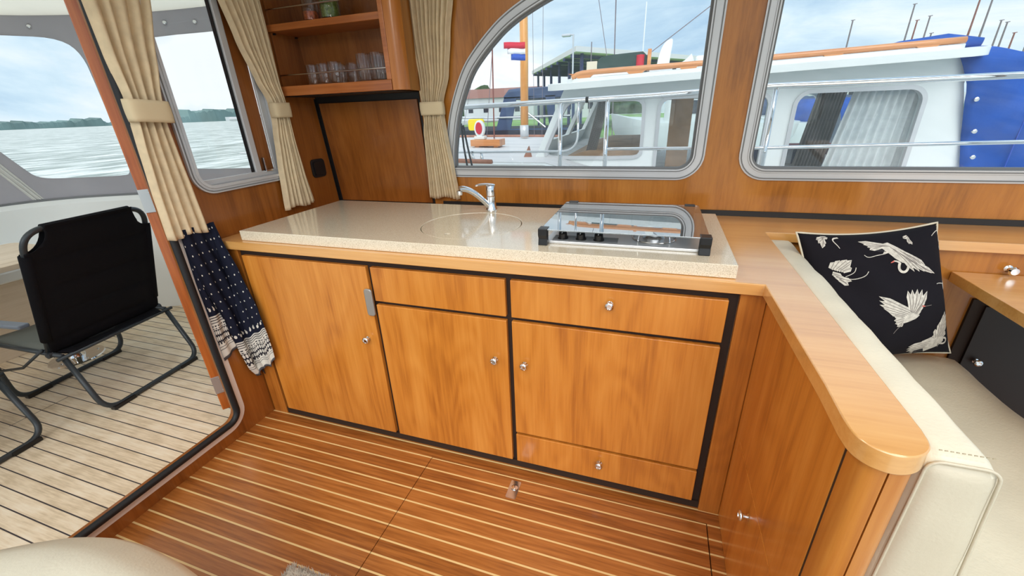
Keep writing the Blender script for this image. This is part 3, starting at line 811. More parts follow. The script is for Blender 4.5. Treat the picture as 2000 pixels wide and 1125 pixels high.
# towel hanging below the first curtain
def towel():
    bm = bmesh.new(); uvl = bm.loops.layers.uv.new('UVMap')
    rows = [(.242, -.045, .064), (.30, -.070, .067), (.40, -.085, .067), (.546, -.10, .062), (.736, -.135, .033), (.90, -.150, -.002), (.97, -.152, -.012)]
    m, NZ = 110, 60; G = []
    for i in range(NZ+1):
        z = .242+(.97-.242)*i/NZ; _r = lerp_rows(rows, z); a, b = _r; row = []
        for j in range(m+1):
            s = j/m; d = .010+.016*(.5-.5*math.cos(2*PI*(s*3.2+.12*math.sin(z*7))))*(1.1-.6*(z-.24)/.73)
            zz = z+(.03*abs(s-.28)-.012*math.cos(s*8))*max(0, 1-(z-.242)/.2)
            p = V((.006+d, a+(b-a)*s, zz))
            if p.y > -.032:      # the right-hand folds hang forward, clear of the cabinet front
                k = (p.y+.032)/(p.y+1.204); p = p.lerp(V((1.711, -1.204, 1.35)), k); p.y -= .010*(.5-.5*math.cos(2*PI*s*3.2))
            row.append((bm.verts.new(p), s, i/NZ))
        G.append(row)
    for A, B in zip(G, G[1:]):
        for j in range(m):
            q = (A[j], A[j+1], B[j+1], B[j]); f = bm.faces.new([x[0] for x in q])
            for l, x in zip(f.loops, q): l[uvl].uv = (x[1]*.9, x[2])
    t = thing('kitchen_towel', 'navy knitted towel with white dots and a pale patterned border hanging below the curtain', 'towel', (.02, -.03, .24))
    obj('cloth', bm, 'towel', t, smooth='all', solid=.002)
    bm = bmesh.new(); uvl = bm.loops.layers.uv.new('UVMap'); G = []
    rows = [(.40, -.150, -.085), (.50, -.150, -.098), (.62, -.150, -.085), (.74, -.152, -.112), (.95, -.146, -.118)]
    for i in range(31):
        z = .40+.55*i/30; a, b = lerp_rows(rows, z); row = []
        for j in range(25):
            s = j/24; row.append((bm.verts.new((.006+.008*(.5-.5*math.cos(s*9)), a+(b-a)*s, z+.03*(s-.5)*max(0, 1-(z-.4)/.1))), s, i/30))
        G.append(row)
    for A, B in zip(G, G[1:]):
        for j in range(24):
            q = (A[j], A[j+1], B[j+1], B[j]); f = bm.faces.new([x[0] for x in q])
            for l, x in zip(f.loops, q): l[uvl].uv = (x[1]*.5+.2, x[2]*.75)
    obj('rear_fold', bm, 'towel', t, smooth='all', solid=.002)
    obj('fringe', TB([(.02, -.012, .262), (.021, -.008, .24), (.02, -.004, .222)], [.006, .003, .0012], 8), 'rope', t)
towel()

# ------------------------------------------------------------------ tap
tp = thing('mixer_tap', 'chrome single-lever mixer tap behind the sink lid', 'tap', (1.018, .545, ZS))
bm = bmesh.new(); lathe(bm, [(.026, 0), (.026, .004), (.0215, .010), (.0205, .05), (.022, .060)], (1.018, .545, ZS), n=32)
obj('body', bm, 'chrome', tp, smooth=50)
pts = [(1.012, .540, ZS+.012), (.992, .518, ZS+.045), (.968, .492, ZS+.078), (.946, .468, ZS+.099), (.928, .448, ZS+.108), (.917, .436, ZS+.106)]
bm = bmesh.new(); tube(bm, smooth_poly(pts, 2), .0125, 16)
for v in bm.verts: pass
sp_ = obj('spout', bm, 'chrome', tp, smooth=50)
obj('aerator', lathe(bmesh.new(), [(.011, 0), (.0125, .004), (.0125, .018), (.010, .02)], (.9175, .437, ZS+.082), (0, 0, 1)), 'chrome', sp_, smooth=50)
bm = bmesh.new(); lathe(bm, [(.0195, 0), (.021, .010), (.0215, .034), (.019, .044), (0, .047)], (1.018, .545, ZS+.062), n=32)
lv = obj('cartridge_cap', bm, 'chrome', tp, smooth=50)
bm = bmesh.new()
prof = [(1.036, .56, ZS+.107, .018), (1.018, .545, ZS+.111, .020), (1.0, .532, ZS+.114, .015), (.975, .514, ZS+.113, .011), (.958, .502, ZS+.109, .008)]
dl = V((-.8, -.6, 0)); sd = V((.6, -.8, 0)); R_ = []
for x, y, z, w in prof:
    R_.append([bm.verts.new(V((x, y, z))+sd*w*a+V((0, 0, b))) for a, b in ((-1, 0), (-.6, .005), (.6, .005), (1, 0), (.6, -.004), (-.6, -.004))])
for A, B in zip(R_, R_[1:]):
    for k in range(6): bm.faces.new((A[k], A[(k+1) % 6], B[(k+1) % 6], B[k]))
bm.faces.new(R_[0][::-1]); bm.faces.new(R_[-1])
obj('lever', bm, 'chrome', tp, smooth=60, sub=1)

# ------------------------------------------------------------------ hob
hb = thing('gas_hob', 'built-in gas hob with a clear glass lid and three black knobs on the counter', 'hob', (1.62, .29, ZS))
X0, X1, Y0, Y1 = 1.375, 1.872, .082, .505
obj('tray', PL([rrect(X0+.006, X1-.006, Y0+.012, Y1-.01, .012)], .010, lambda a, b, d: V((a, b, ZS+.0003+d))), 'hob_steel', hb, bevel=.002)
obj('control_panel', BX(X0+.03, X0+.24, Y0+.018, Y0+.075, ZS+.0105, ZS+.013), 'alu_dark', hb, bevel=.001)
for i, x in enumerate((1.437, 1.497, 1.555)):
    bm = lathe(bmesh.new(), [(.0175, 0), (.0175, .004), (.0145, .006), (.0135, .022), (.010, .024), (0, .024)], (x, Y0+.038, ZS+.013), (0, -.25, 1), 24)
    kb = obj('control_knob', bm, 'plastic_bk', hb, smooth=50)
    obj('pointer', BX(x-.001, x+.001, Y0+.018, Y0+.030, ZS+.0355, ZS+.0372), 'inkw', kb)
def burner(x, y, r):
    b = obj('burner', lathe(bmesh.new(), [(r, 0), (r, .006), (r*.8, .012), (r*.8, .017)], (x, y, ZS+.0105), n=32), 'steel', hb, smooth=40)
    obj('burner_cap', lathe(bmesh.new(), [(r*.86, 0), (r*.88, .005), (r*.7, .008), (0, .0085)], (x, y, ZS+.028), n=32), 'plastic_bk', b, smooth=40)
    bm = bmesh.new()
    for k in range(4):
        a = k*PI/2+PI/4; dx, dy = math.cos(a), math.sin(a)
        tube(bm, arc_pts([(x+dx*r*.6, y+dy*r*.6, ZS+.042), (x+dx*r*1.7, y+dy*r*1.7, ZS+.042), (x+dx*r*1.9, y+dy*r*1.9, ZS+.012)], .008, 3), .0022, 6)
    tube(bm, [(x+r*1.85*math.cos(2*PI*k/24), y+r*1.85*math.sin(2*PI*k/24), ZS+.013) for k in range(24)], .0022, 6, closed=True)
    obj('pan_support', bm, 'steel', b, smooth=True)
burner(1.725, .185, .036); burner(1.50, .36, .026); burner(1.74, .385, .026)
obj('lid', PL([rrect(X0-.004, X1+.006, Y0-.012, Y1+.004, .006)], .0045, lambda a, b, d: V((a, b, ZS+.050+d))), 'hobglass', hb, bevel=.001, label='clear glass folding lid')
for x0, x1 in ((X0-.010, X0+.020), (X1-.020, X1+.012)):
    bm = bmesh.new(); plate(bm, [[(Y0-.016, 0), (Y0-.012, .022), (Y0-.018, .034), (Y0-.018, .056), (Y0+.02, .056), (Y0+.02, .05), (Y0+.006, .046), (Y0+.008, 0)]], x1-x0, lambda a, b, d: V((x0+d, a, ZS+.0003+b)))
    obj('corner_bracket', bm, 'plastic_bk', hb, bevel=.002)
for x0, x1 in ((X0+.008, X0+.045), (X1-.045, X1-.008)):
    obj('lid_hinge', BX(x0, x1, Y1-.012, Y1+.010, ZS+.0003, ZS+.0575), 'plastic_bk', hb, bevel=.002)
for x in (1.47, 1.55, 1.63): obj('wire_support', TB( arc_pts([(x, Y1-.05, ZS+.012), (x, Y1-.05, ZS+.032), (x+.012, Y1-.10, ZS+.032), (x+.012, Y1-.14, ZS+.012)], .01, 4), .002, 6), 'steel', hb, smooth=True)

# ------------------------------------------------------------------ leather bench
bn = thing('leather_bench', 'cream leather bench with a long back cushion behind the peninsula', 'bench', (2.5, -.3, 0))
obj('base', BX(2.13, 2.79, -1.5, .50, .001, .335), 'post', bn)
sc_ = obj('seat_cushion', rbox(2.14, 2.805, -1.6, .515, .336, .480, .045, puff=.022, nse=.007, seed=2, res=.03), 'leather', bn, smooth='all')
bcm = rbox(2.108, 2.206, -.603, .512, .44, .874, .024, puff=.006, nse=.004, seed=5, res=.014)
for v in bcm.verts:
    if v.co.x > 2.15: v.co.x += .075*(.874-v.co.z)
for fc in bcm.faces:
    if fc.calc_center_median().y < -.597: fc.material_index = 1  # end face takes the leather with shade in its colour
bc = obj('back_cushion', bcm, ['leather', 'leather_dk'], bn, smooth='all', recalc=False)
# piping and stitching round the end face of the back cushion
e0 = [(a+(.075*(.874-b) if a > 2.15 else 0), b) for a, b in rrect(2.118, 2.200, .47, .870, .018, 5)]; e0 = dense(e0, .02)
bm = bmesh.new(); tube(bm, [(p[0], -.5995, p[1]) for p in e0], .0024, 6, closed=True)
obj('piping', bm, 'leather_dk', bc, smooth='all')
bm = bmesh.new()
for k in range(10): tube(bm, [(2.134+k*.0066, -.584, .8790), (2.1375+k*.0066, -.584, .8792)], .0009, 5)
obj('stitching', bm, 'seam', bc)

# wall under the shelf, low cabinet and table
struct(obj('wall_right', BX(2.13, 3.3, .545, .56, .0, .857), 'panel_x'))
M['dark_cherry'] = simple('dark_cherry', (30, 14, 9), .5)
lc = thing('under_shelf_cabinet', 'dark low cabinet front below the window shelf beyond the bench', 'cabinet', (3.05, .53, .0))
obj('frame', BX(2.80, 3.3, .535, .5445, .001, .685), 'dark', lc)
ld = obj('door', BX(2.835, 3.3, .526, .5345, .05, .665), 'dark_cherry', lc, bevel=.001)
knob(ld, (2.872, .526, .452), (0, -1, 0), .9)
k2 = thing('table_catch', 'chrome catch knob on the panel above the dinette table', 'catch', (2.858, .545, .79))
obj('stem', lathe(bmesh.new(), [(.012, 0), (.006, .004), (.005, .018), (.010, .022)], (2.858, .545, .80), (0, -1, 0)), 'chrome', k2, smooth=50)
obj('head', lathe(bmesh.new(), [(.010, 0), (.015, .004), (.011, .01), (0, .011)], (2.858, .523, .80), (0, -1, 0)), 'chrome', k2, smooth=50)
tb = thing('dinette_table', 'honey coloured wooden dinette table leaf at the right edge beyond the bench', 'table', (3.0, 0, .0))
obj('table_top', BX(2.712, 3.35, -.9, .540, .745, .780), 'cap_y', tb, bevel=.002)
obj('leg', lathe(bmesh.new(), [(.10, 0), (.10, .01), (.03, .014), (.03, .744)], (3.1, -.1, .001)), 'steel', tb, smooth=40)

# ------------------------------------------------------------------ crane pillow
# corners measured in the room: top-left, top-right, bottom-right, bottom-left
PC = [V((2.166, .34, .945)), V((2.585, .468, .965)), V((2.715, .400, .537)), V((2.30, .285, .480))]
PCC = sum(PC, V())/4
def pil(u, v, side=1, lift=0):
    """u,v in 0..1 (v=0 top)"""
    # concave edges between ears
    uu = u-.5; vv = v-.5
    pin = .045
    u2 = .5+uu*(1-pin*2*(1-(2*vv)**2)*abs(2*uu)**3); v2 = .5+vv*(1-pin*2*(1-(2*uu)**2)*abs(2*vv)**3)
    p = (PC[0]*(1-u2)+PC[1]*u2)*(1-v2)+(PC[3]*(1-u2)+PC[2]*u2)*v2
    nr = (PC[1]-PC[0]).cross(PC[3]-PC[0]).normalized()
    if nr.y > 0: nr = -nr
    e = max(0, (1-(2*uu)**2))*max(0, (1-(2*vv)**2))
    th = .085*e**.5
    wr = .012*mn.noise(V((u*4, v*4+side, 1)))+.011*math.sin((u-v)*14+1)*e*max(0, math.sin((u+v)*3))
    return p+nr*side*(th+wr*(e**.5))+nr*lift*side
pw = thing('crane_cushion', 'black scatter cushion printed with white flying cranes on the leather bench', 'cushion', tuple(PC[3]))
bm = bmesh.new(); N = 40; GG = {}
for s in (1, -1):
    for i in range(N+1):
        for j in range(N+1):
            if s == -1 and (i in (0, N) or j in (0, N)): GG[s, i, j] = GG[1, i, j]
            else: GG[s, i, j] = bm.verts.new(pil(i/N, j/N, s))
for s in (1, -1):
    for i in range(N):
        for j in range(N):
            q = [GG[s, i, j], GG[s, i+1, j], GG[s, i+1, j+1], GG[s, i, j+1]]; bm.faces.new(q if s == 1 else q[::-1])
# the printed cranes, drawn in the cushion's own cloth coordinates (320 x 290 units)
def quad2uv():
    # projective map from drawing sheet corners to the unit square
    src = [(14, 34), (289, 18), (315, 269), (49, 297)]
    A = []; B = []
    for (x, y), (u, v) in zip(src, [(0, 0), (1, 0), (1, 1), (0, 1)]):
        A.append([x, y, 1, 0, 0, 0, -u*x, -u*y]); B.append(u); A.append([0, 0, 0, x, y, 1, -v*x, -v*y]); B.append(v)
    n = 8
    for i in range(n):
        p = max(range(i, n), key=lambda r: abs(A[r][i])); A[i], A[p] = A[p], A[i]; B[i], B[p] = B[p], B[i]
        for r in range(n):
            if r != i:
                k = A[r][i]/A[i][i]; A[r] = [a-k*b for a, b in zip(A[r], A[i])]; B[r] -= k*B[i]
    h = [B[i]/A[i][i] for i in range(n)]
    return lambda x, y: ((h[0]*x+h[1]*y+h[2])/(h[6]*x+h[7]*y+1), (h[3]*x+h[4]*y+h[5])/(h[6]*x+h[7]*y+1))
Q = quad2uv()
def printed(poly, mi, lift=.0012):
    uv = [Q(x, y) for x, y in poly]
    uv = [(min(.985, max(.015, a)), min(.985, max(.015, b))) for a, b in uv]
    try: plate(bm, [uv], 0, lambda a, b, d: pil(a, b, 1, lift), mat=mi, grid=[(0, [k/24 for k in range(1, 24)]), (1, [k/24 for k in range(1, 24)])])
    except Exception: pass
def stroke(pts, w, mi, lift=.0016):
    pts = smooth_poly(pts, 2); L, R = [], []
    ws = w if isinstance(w, (list, tuple)) else (w, w)
    for i, p in enumerate(pts):
        a = V(pts[max(0, i-1)]); b = V(pts[min(len(pts)-1, i+1)]); t = (b-a).normalized(); n = V((-t.y, t.x)); k = (ws[0]+(ws[1]-ws[0])*i/(len(pts)-1))/2
        L.append((p[0]+n.x*k, p[1]+n.y*k)); R.append((p[0]-n.x*k, p[1]-n.y*k))
    printed(L+R[::-1], mi, lift)
def feathers(root, tips, w=7, mi=1):
    n = len(tips)
    for i, tp_ in enumerate(tips):
        r = (root[0][0]+(root[1][0]-root[0][0])*i/max(1, n-1), root[0][1]+(root[1][1]-root[0][1])*i/max(1, n-1))
        d = V((tp_[0]-r[0], tp_[1]-r[1])); nn = V((-d.y, d.x)).normalized()*w/2; m_ = V(r)+d*.72
        printed([(r[0]+nn.x*.8, r[1]+nn.y*.8), (m_.x+nn.x, m_.y+nn.y), tp_, (m_.x-nn.x, m_.y-nn.y), (r[0]-nn.x*.8, r[1]-nn.y*.8)], mi, .0012+.0002*(i % 2))
        stroke([(r[0], r[1]), ((r[0]+tp_[0])/2, (r[1]+tp_[1])/2), tuple(V(r)+d*.9)], .9, 2, .0018)
def px(l): return [(a/3.75, b/3.75) for a, b in l]   # measured on a 1200x1125 tracing sheet
# crane A (large, upper centre)
printed(px([(560, 190), (640, 170), (700, 215), (760, 260), (800, 300), (820, 350), (770, 350), (752, 325), (705, 320), (660, 290), (620, 250), (580, 262), (600, 230)]), 1)
feathers(px([(740, 300), (640, 200)]), px([(962, 404), (935, 402), (905, 392), (870, 388), (830, 386), (790, 385)]), 9)
feathers(px([(640, 200), (590, 195)]), px([(445, 162), (470, 185), (490, 205), (500, 225), (520, 190)]), 9)
feathers(px([(740, 260), (700, 235)]), px([(880, 345), (850, 340), (820, 335)]), 9)
printed(px([(500, 225), (560, 205), (610, 240), (560, 240)]), 3)
stroke(px([(690, 320), (684, 345), (690, 375), (715, 390), (740, 375), (748, 335)]), 4.5, 1)
stroke(px([(690, 322), (672, 310), (650, 308)]), (4, 2), 1); stroke(px([(655, 308), (632, 322)]), (3.5, 1), 4)
stroke(px([(600, 255), (540, 268), (480, 285), (455, 265)]), 1.2, 1)
# crane B (centre)
printed(px([(700, 640), (745, 640), (790, 665), (815, 680), (790, 705), (740, 725), (700, 735), (690, 700), (700, 670)]), 1)
feathers(px([(745, 650), (690, 690)]), px([(532, 548), (535, 578), (538, 606), (560, 630), (590, 655), (620, 672)]), 10)
feathers(px([(740, 655), (785, 668)]), px([(728, 510), (760, 503), (800, 500), (838, 505), (880, 518), (850, 560), (830, 600)]), 10)
feathers(px([(700, 700), (690, 735)]), px([(625, 712), (635, 735), (655, 758), (680, 760)]), 8)
stroke(px([(795, 675), (815, 650), (808, 625), (825, 614)]), 3.6, 1); stroke(px([(822, 615), (850, 618)]), (3.5, 1.5), 4); stroke(px([(850, 618), (908, 614)]), .8, 2)
stroke(px([(690, 745), (660, 775), (640, 810)]), 1.2, 2)
# crane C (lower right)
printed(px([(870, 880), (930, 850), (1000, 845), (1050, 855), (1060, 890), (1020, 930), (960, 960), (930, 990), (890, 950), (850, 940)]), 1)
feathers(px([(960, 860), (1040, 850)]), px([(935, 850), (960, 790), (1000, 740), (1035, 690), (1060, 668), (1080, 690), (1085, 740), (1075, 820)]), 10)
feathers(px([(930, 880), (900, 950)]), px([(790, 935), (788, 960), (800, 985), (830, 1000), (850, 1010)]), 10)
printed(px([(850, 975), (900, 950), (930, 990), (880, 1025), (860, 1010)]), 3, .002)
stroke(px([(1045, 865), (1085, 870), (1098, 895), (1080, 915), (1050, 915), (1020, 905)]), 4, 1)
stroke(px([(1015, 910), (1020, 945)]), (3.5, 1), 2)
# crane D (left edge) and fragments
feathers(px([(225, 370), (300, 380)]), px([(250, 320), (285, 305), (330, 298), (360, 300), (350, 325), (355, 355)]), 11)
feathers(px([(235, 400), (280, 440)]), px([(300, 420), (320, 445), (335, 470), (362, 450), (345, 480)]), 9)
stroke(px([(310, 430), (370, 440), (440, 412), (462, 378)]), 1.3, 1); stroke(px([(320, 420), (372, 390), (382, 352)]), 1.2, 1)
feathers(px([(235, 140), (205, 140)]), px([(165, 165), (172, 190), (190, 225), (210, 200), (255, 140)]), 8)
stroke(px([(325, 136), (285, 145), (275, 165), (295, 200), (302, 220)]), (3, 1), 1)
feathers(px([(810, 130), (800, 150)]), px([(770, 146), (790, 190), (812, 195)]), 6)
stroke(px([(1080, 110), (1030, 122), (988, 145)]), 1.4, 1)
feathers(px([(1085, 200), (1080, 190)]), px([(1055, 250), (1072, 262), (1062, 205)]), 8)
stroke(px([(1080, 150), (1058, 175), (1060, 190)]), 1.6, 1)
printed(px([(1050, 478), (1072, 455), (1070, 500), (1055, 522)]), 1); stroke(px([(1055, 478), (1000, 470), (975, 475)]), 1.2, 1)
obj('cover', bm, ['pillow', 'cranewhite', 'cranegrey', simple('crane_black', (24, 22, 30), .8), 'cranered'], pw, smooth='all', recalc=False)
ed = [pil(k/30, 0) for k in range(30)]+[pil(1, k/30) for k in range(30)]+[pil(1-k/30, 1) for k in range(30)]+[pil(0, 1-k/30) for k in range(30)]
bm = bmesh.new(); tube(bm, ed, .0034, 8, closed=True); obj('piping', bm, 'piping', pw, smooth='all')

# ------------------------------------------------------------------ helm seat (bottom left) and rug
hs = thing('helm_seat', 'cream leather seat cushion with a rounded back edge at the lower left', 'seat', (.48, -1.2, 0))
bm = rbox(.10, .985, -1.66, -.855, .20, .455, .10, puff=.02, nse=.005, seed=8, res=.035)
for v in bm.verts:
    if v.co.y > -1.05:
        q = (v.co.x-.60)/.4; v.co.y -= .17*q*q*(1 if q < 0 else .25)
hc = obj('seat_cushion', bm, 'leather', hs, smooth='all')
obj('pedestal', lathe(bmesh.new(), [(.16, 0), (.16, .01), (.04, .02), (.04, .22)], (.50, -1.25, .001)), 'steel', hs, smooth=40)
bm = bmesh.new()
tube(bm, [(.80, -1.45, .474), (.80, -1.2, .478), (.795, -1.02, .470), (.788, -.95, .452)], .0022, 6)
obj('seam', bm, 'seam', hc)
rg = thing('rug', 'small corner of a shaggy beige rug at the bottom edge of the floor', 'rug', (.85, -.8, .0))
obj('backing', BX(.70, 1.0, -1.1, -.605, .0005, .008), 'rug', rg)
bm = bmesh.new(); rnd = random.Random(4)
for k in range(1500):
    x = rnd.uniform(.70, 1.0); y = -.60-rnd.random()**1.5*.25; l = rnd.uniform(.012, .022); a = rnd.uniform(0, 2*PI); dx = math.cos(a)*.006; dy = math.sin(a)*.006
    v0 = [bm.verts.new((x+.0024*math.cos(2*PI*q/3+a), y+.0024*math.sin(2*PI*q/3+a), .006)) for q in range(3)]; t_ = bm.verts.new((x+dx, y+dy, .006+l))
    for q in range(3): bm.faces.new((v0[q], v0[(q+1) % 3], t_))
o = obj('pile', bm, 'rug', rg); o['kind'] = 'stuff'

# ------------------------------------------------------------------ cockpit
struct(obj('floor', BX(-4.2, -.036, -2.6, 1.6, -.03, 0), 'deck'))
plan = smooth_poly([(-2.55, -2.6), (-2.50, -.6), (-2.465, .20), (-2.42, .45), (-2.25, .67), (-1.87, .855), (-1.45, 1.02), (-1.07, 1.13), (-.6, 1.19), (-.04, 1.2)], 2)
acc = [0]
for a, b in zip(plan, plan[1:]): acc.append(acc[-1]+(V(b)-V(a)).length)
def pl_at(s, off=0):
    s = max(0, min(acc[-1]-1e-6, s)); i = max(k for k in range(len(acc)) if acc[k] <= s); i = min(i, len(plan)-2)
    a, b = V(plan[i]), V(plan[i+1]); t = (s-acc[i])/(acc[i+1]-acc[i]); p = a.lerp(b, t); d = (b-a).normalized(); n = V((d.y, -d.x))
    return p+n*off
def s_of(x=None, y=None):
    best = min(range(400), key=lambda k: abs((pl_at(acc[-1]*k/399).x-x) if x is not None else (pl_at(acc[-1]*k/399).y-y)))
    return acc[-1]*best/399
SL = acc[-1]
def ribbon(f_off, za, zb): pass
cv = thing('cockpit_canvas', 'grey canvas enclosure with clear windows round the aft cockpit', 'canopy', (-2.4, .3, .87))
cm = lambda s, z, d: V((pl_at(s, d).x, pl_at(s, d).y, z))
sR = s_of(x=-1.88); sA = s_of(y=.50); sA2 = s_of(y=.36); sBl = s_of(x=-1.55); sBr = s_of(x=-.30)
winA = smooth_poly([(sA2-.8, 1.90), (sR-.35, 1.885), (sR-.10, 1.86), (sR-.01, 1.77), (sR, 1.6), (sR+.01, 1.25), (sR+.015, 1.02), (sR-.06, 1.005), (sA+.16, 1.01), (sA+.06, 1.03), (sA+.02, 1.09), (sA-.10, 1.30), (sA-.42, 1.88)], 2)
winB = smooth_poly([(sBl, 1.2), (sBl, 1.80), (sBl+.06, 1.865), (sBr-.06, 1.875), (sBr, 1.80), (sBr, 1.10), (sBr-.06, 1.035), (sBl+.06, 1.02), (sBl, 1.08)], 2)
winC = smooth_poly([(sA-1.75, 1.05), (sA-1.75, 1.86), (sA-.62, 1.88), (sA-.16, 1.08), (sA-.22, 1.03), (sA-1.6, 1.03)], 2)
cuts = [(0, [SL*k/60 for k in range(1, 60)])]
obj('panel', PL([[(.4, .87), (SL, .87), (SL, 2.10), (.4, 2.10)], dense(winA, .05), dense(winB, .05), dense(winC, .05)], .004, cm, grid=cuts), 'canvas', cv, smooth=40)
for w in (winA, winB, winC):
    obj('clear_window', PL([offset(dense(w, .05), .01)], 0, lambda s, z, d: cm(s, z, .002), grid=cuts), 'vinyl', cv)
SG = 1 if (V((cm(sA, 1, .1).x, cm(sA, 1, .1).y))-V((0, 0))).length > (V((cm(sA, 1, 0).x, cm(sA, 1, 0).y))).length else -1
zz = [(sA+.02, .885), (sA-.07, 1.06), (sA-.16, 1.24), (sA-.50, 1.95)]
bm = bmesh.new(); plate(bm, [[(zz[0][0]-.028, .885), (zz[0][0]+.028, .885), (zz[3][0]+.028, 1.95), (zz[3][0]-.028, 1.95)]], -.006, lambda s, z, d: cm(s, z, SG*(-.0005+d)), grid=cuts)
obj('zip', bm, 'zip', cv)
bm = bmesh.new()
for o_ in (-.012, .012): tube(bm, [cm(a+o_, b, -.010*SG) for a, b in zz], .004, 6)
obj('zip_teeth', bm, 'zip', cv)
bm = bmesh.new(); tube(bm, smooth_poly([tuple(cm(sR+.05, z, -.03*SG)) for k, z in ((0, 1.95), (1, 1.7), (2, 1.3), (3, .9))], 1), .012, 8)
obj('hoop', bm, 'zip', cv, smooth=True)
bm = PL([[(.4, .862), (SL, .862), (SL, .882), (.4, .882)]], -.012, lambda s, z, d: cm(s, z, SG*(-.002+d)), grid=cuts)
obj('foot_rail', bm, 'alu_dark', cv)
# turn buttons on the valance
for s, z, big in ((sA+.03, 1.935, 0), (sA+.15, 1.930, 1), (sA+.37, 1.93, 0), (sBl+.42, 1.925, 0), (sBl+.62, 1.935, 1), (sBl+.66, 1.94, 0), (sBl+.22, 1.93, 0)):
    c = cm(s, z, -.001*SG); p2 = cm(s, z, -.02*SG); d = (p2-c).normalized()
    bm = lathe(bmesh.new(), [(.015, 0), (.015, .004), (.010, .010), (0, .011)], c, d, 14)
    if big: tube(bm, [c+V((0, 0, -.012))+d*.006, c+V((0, 0, -.045))+d*.010], .009, 6)
    obj('fastener', bm, 'steel' if not big else 'black', cv, smooth=40)
# roof of the canopy
bm = bmesh.new(); rp = [pl_at(.4+(SL-.4)*k/60, -.0) for k in range(61)]
loop = [(p.x, p.y) for p in rp if p.y > -1.9]; loop = [(loop[0][0], -1.9)]+loop+[(-.04, -1.9)]
def roofz(a, b): return 1.958+.10*max(0, min(1, (1.0-b)/1.3))+.05*max(0, min(1, (a+2.4)/1.5))
plate(bm, [loop], .006, lambda a, b, d: V((a, b, roofz(a, b)+d)), grid=[(0, [-2.4+.2*k for k in range(12)]), (1, [-2.4+.2*k for k in range(18)])])
o = obj('canopy_roof', bm, 'canvas_lt', smooth=40); tag(o, 'pale fabric roof stretched over the aft cockpit', 'canopy')
# coaming and stern bench
cmg = thing('cockpit_coaming', 'white moulded cockpit coaming below the grey canvas', 'coaming', (-2.3, .4, 0))
def sweep(prof, s0, s1, mat, name, parent, n=70, sm=True):
    bm = bmesh.new(); R = []
    for k in range(n+1):
        s = s0+(s1-s0)*k/n; R.append([bm.verts.new(cm(s, z, off)) for off, z in prof])
    for A, B in zip(R, R[1:]):
        for q in range(len(prof)): bm.faces.new((A[q], A[(q+1) % len(prof)], B[(q+1) % len(prof)], B[q]))
    bm.faces.new(R[0][::-1]); bm.faces.new(R[-1])
    return obj(name, bm, mat, parent, smooth=35)
sweep([(SG*.12, .02), (SG*.12, .86), (SG*.06, .872), (-SG*.02, .868), (-SG*.05, .84), (-SG*.06, .70), (-SG*.09, .06), (-SG*.09, .001)], .3, SL, 'white_gel', 'moulding', cmg)
bn2 = thing('stern_bench', 'white cockpit bench with a teak front along the stern', 'bench', (-2.3, -.6, 0))
obj('seat_top', PL([rrect(-2.36, -2.02, -2.5, .50, .10)], .07, lambda a, b, d: V((a, b, .47+d))), 'white_gel', bn2, bevel=.012)
obj('front_panel', PL([rrect(-2.355, -2.06, -2.5, .48, .10)], .468, lambda a, b, d: V((a, b, .001+d))), 'teaktable', bn2)
# cockpit table
ct = thing('cockpit_table', 'pale teak cockpit table on a polished steel pedestal behind the folding chair', 'table', (-1.67, .05, 0))
obj('table_top', PL([rrect(-2.0, -1.38, -1.0, .16, .05)], -.028, lambda a, b, d: V((a, b, .705+d))), 'teaktable', ct, bevel=.003)
obj('foot_plate', lathe(bmesh.new(), [(.135, 0), (.13, .006), (.05, .012), (0, .012)], (-1.67, .05, .0005), n=48), 'chrome', ct, smooth=40)
obj('column', lathe(bmesh.new(), [(.045, 0), (.035, .04), (.035, .66)], (-1.67, .05, .0126), n=24), 'chrome', ct, smooth=40)
for k in range(5):
    a = 2*PI*k/5; obj('bolt', lathe(bmesh.new(), [(.009, 0), (.006, .004), (0, .005)], (-1.67+.1*math.cos(a), .05+.1*math.sin(a), .0085), n=10), 'steel', ct)

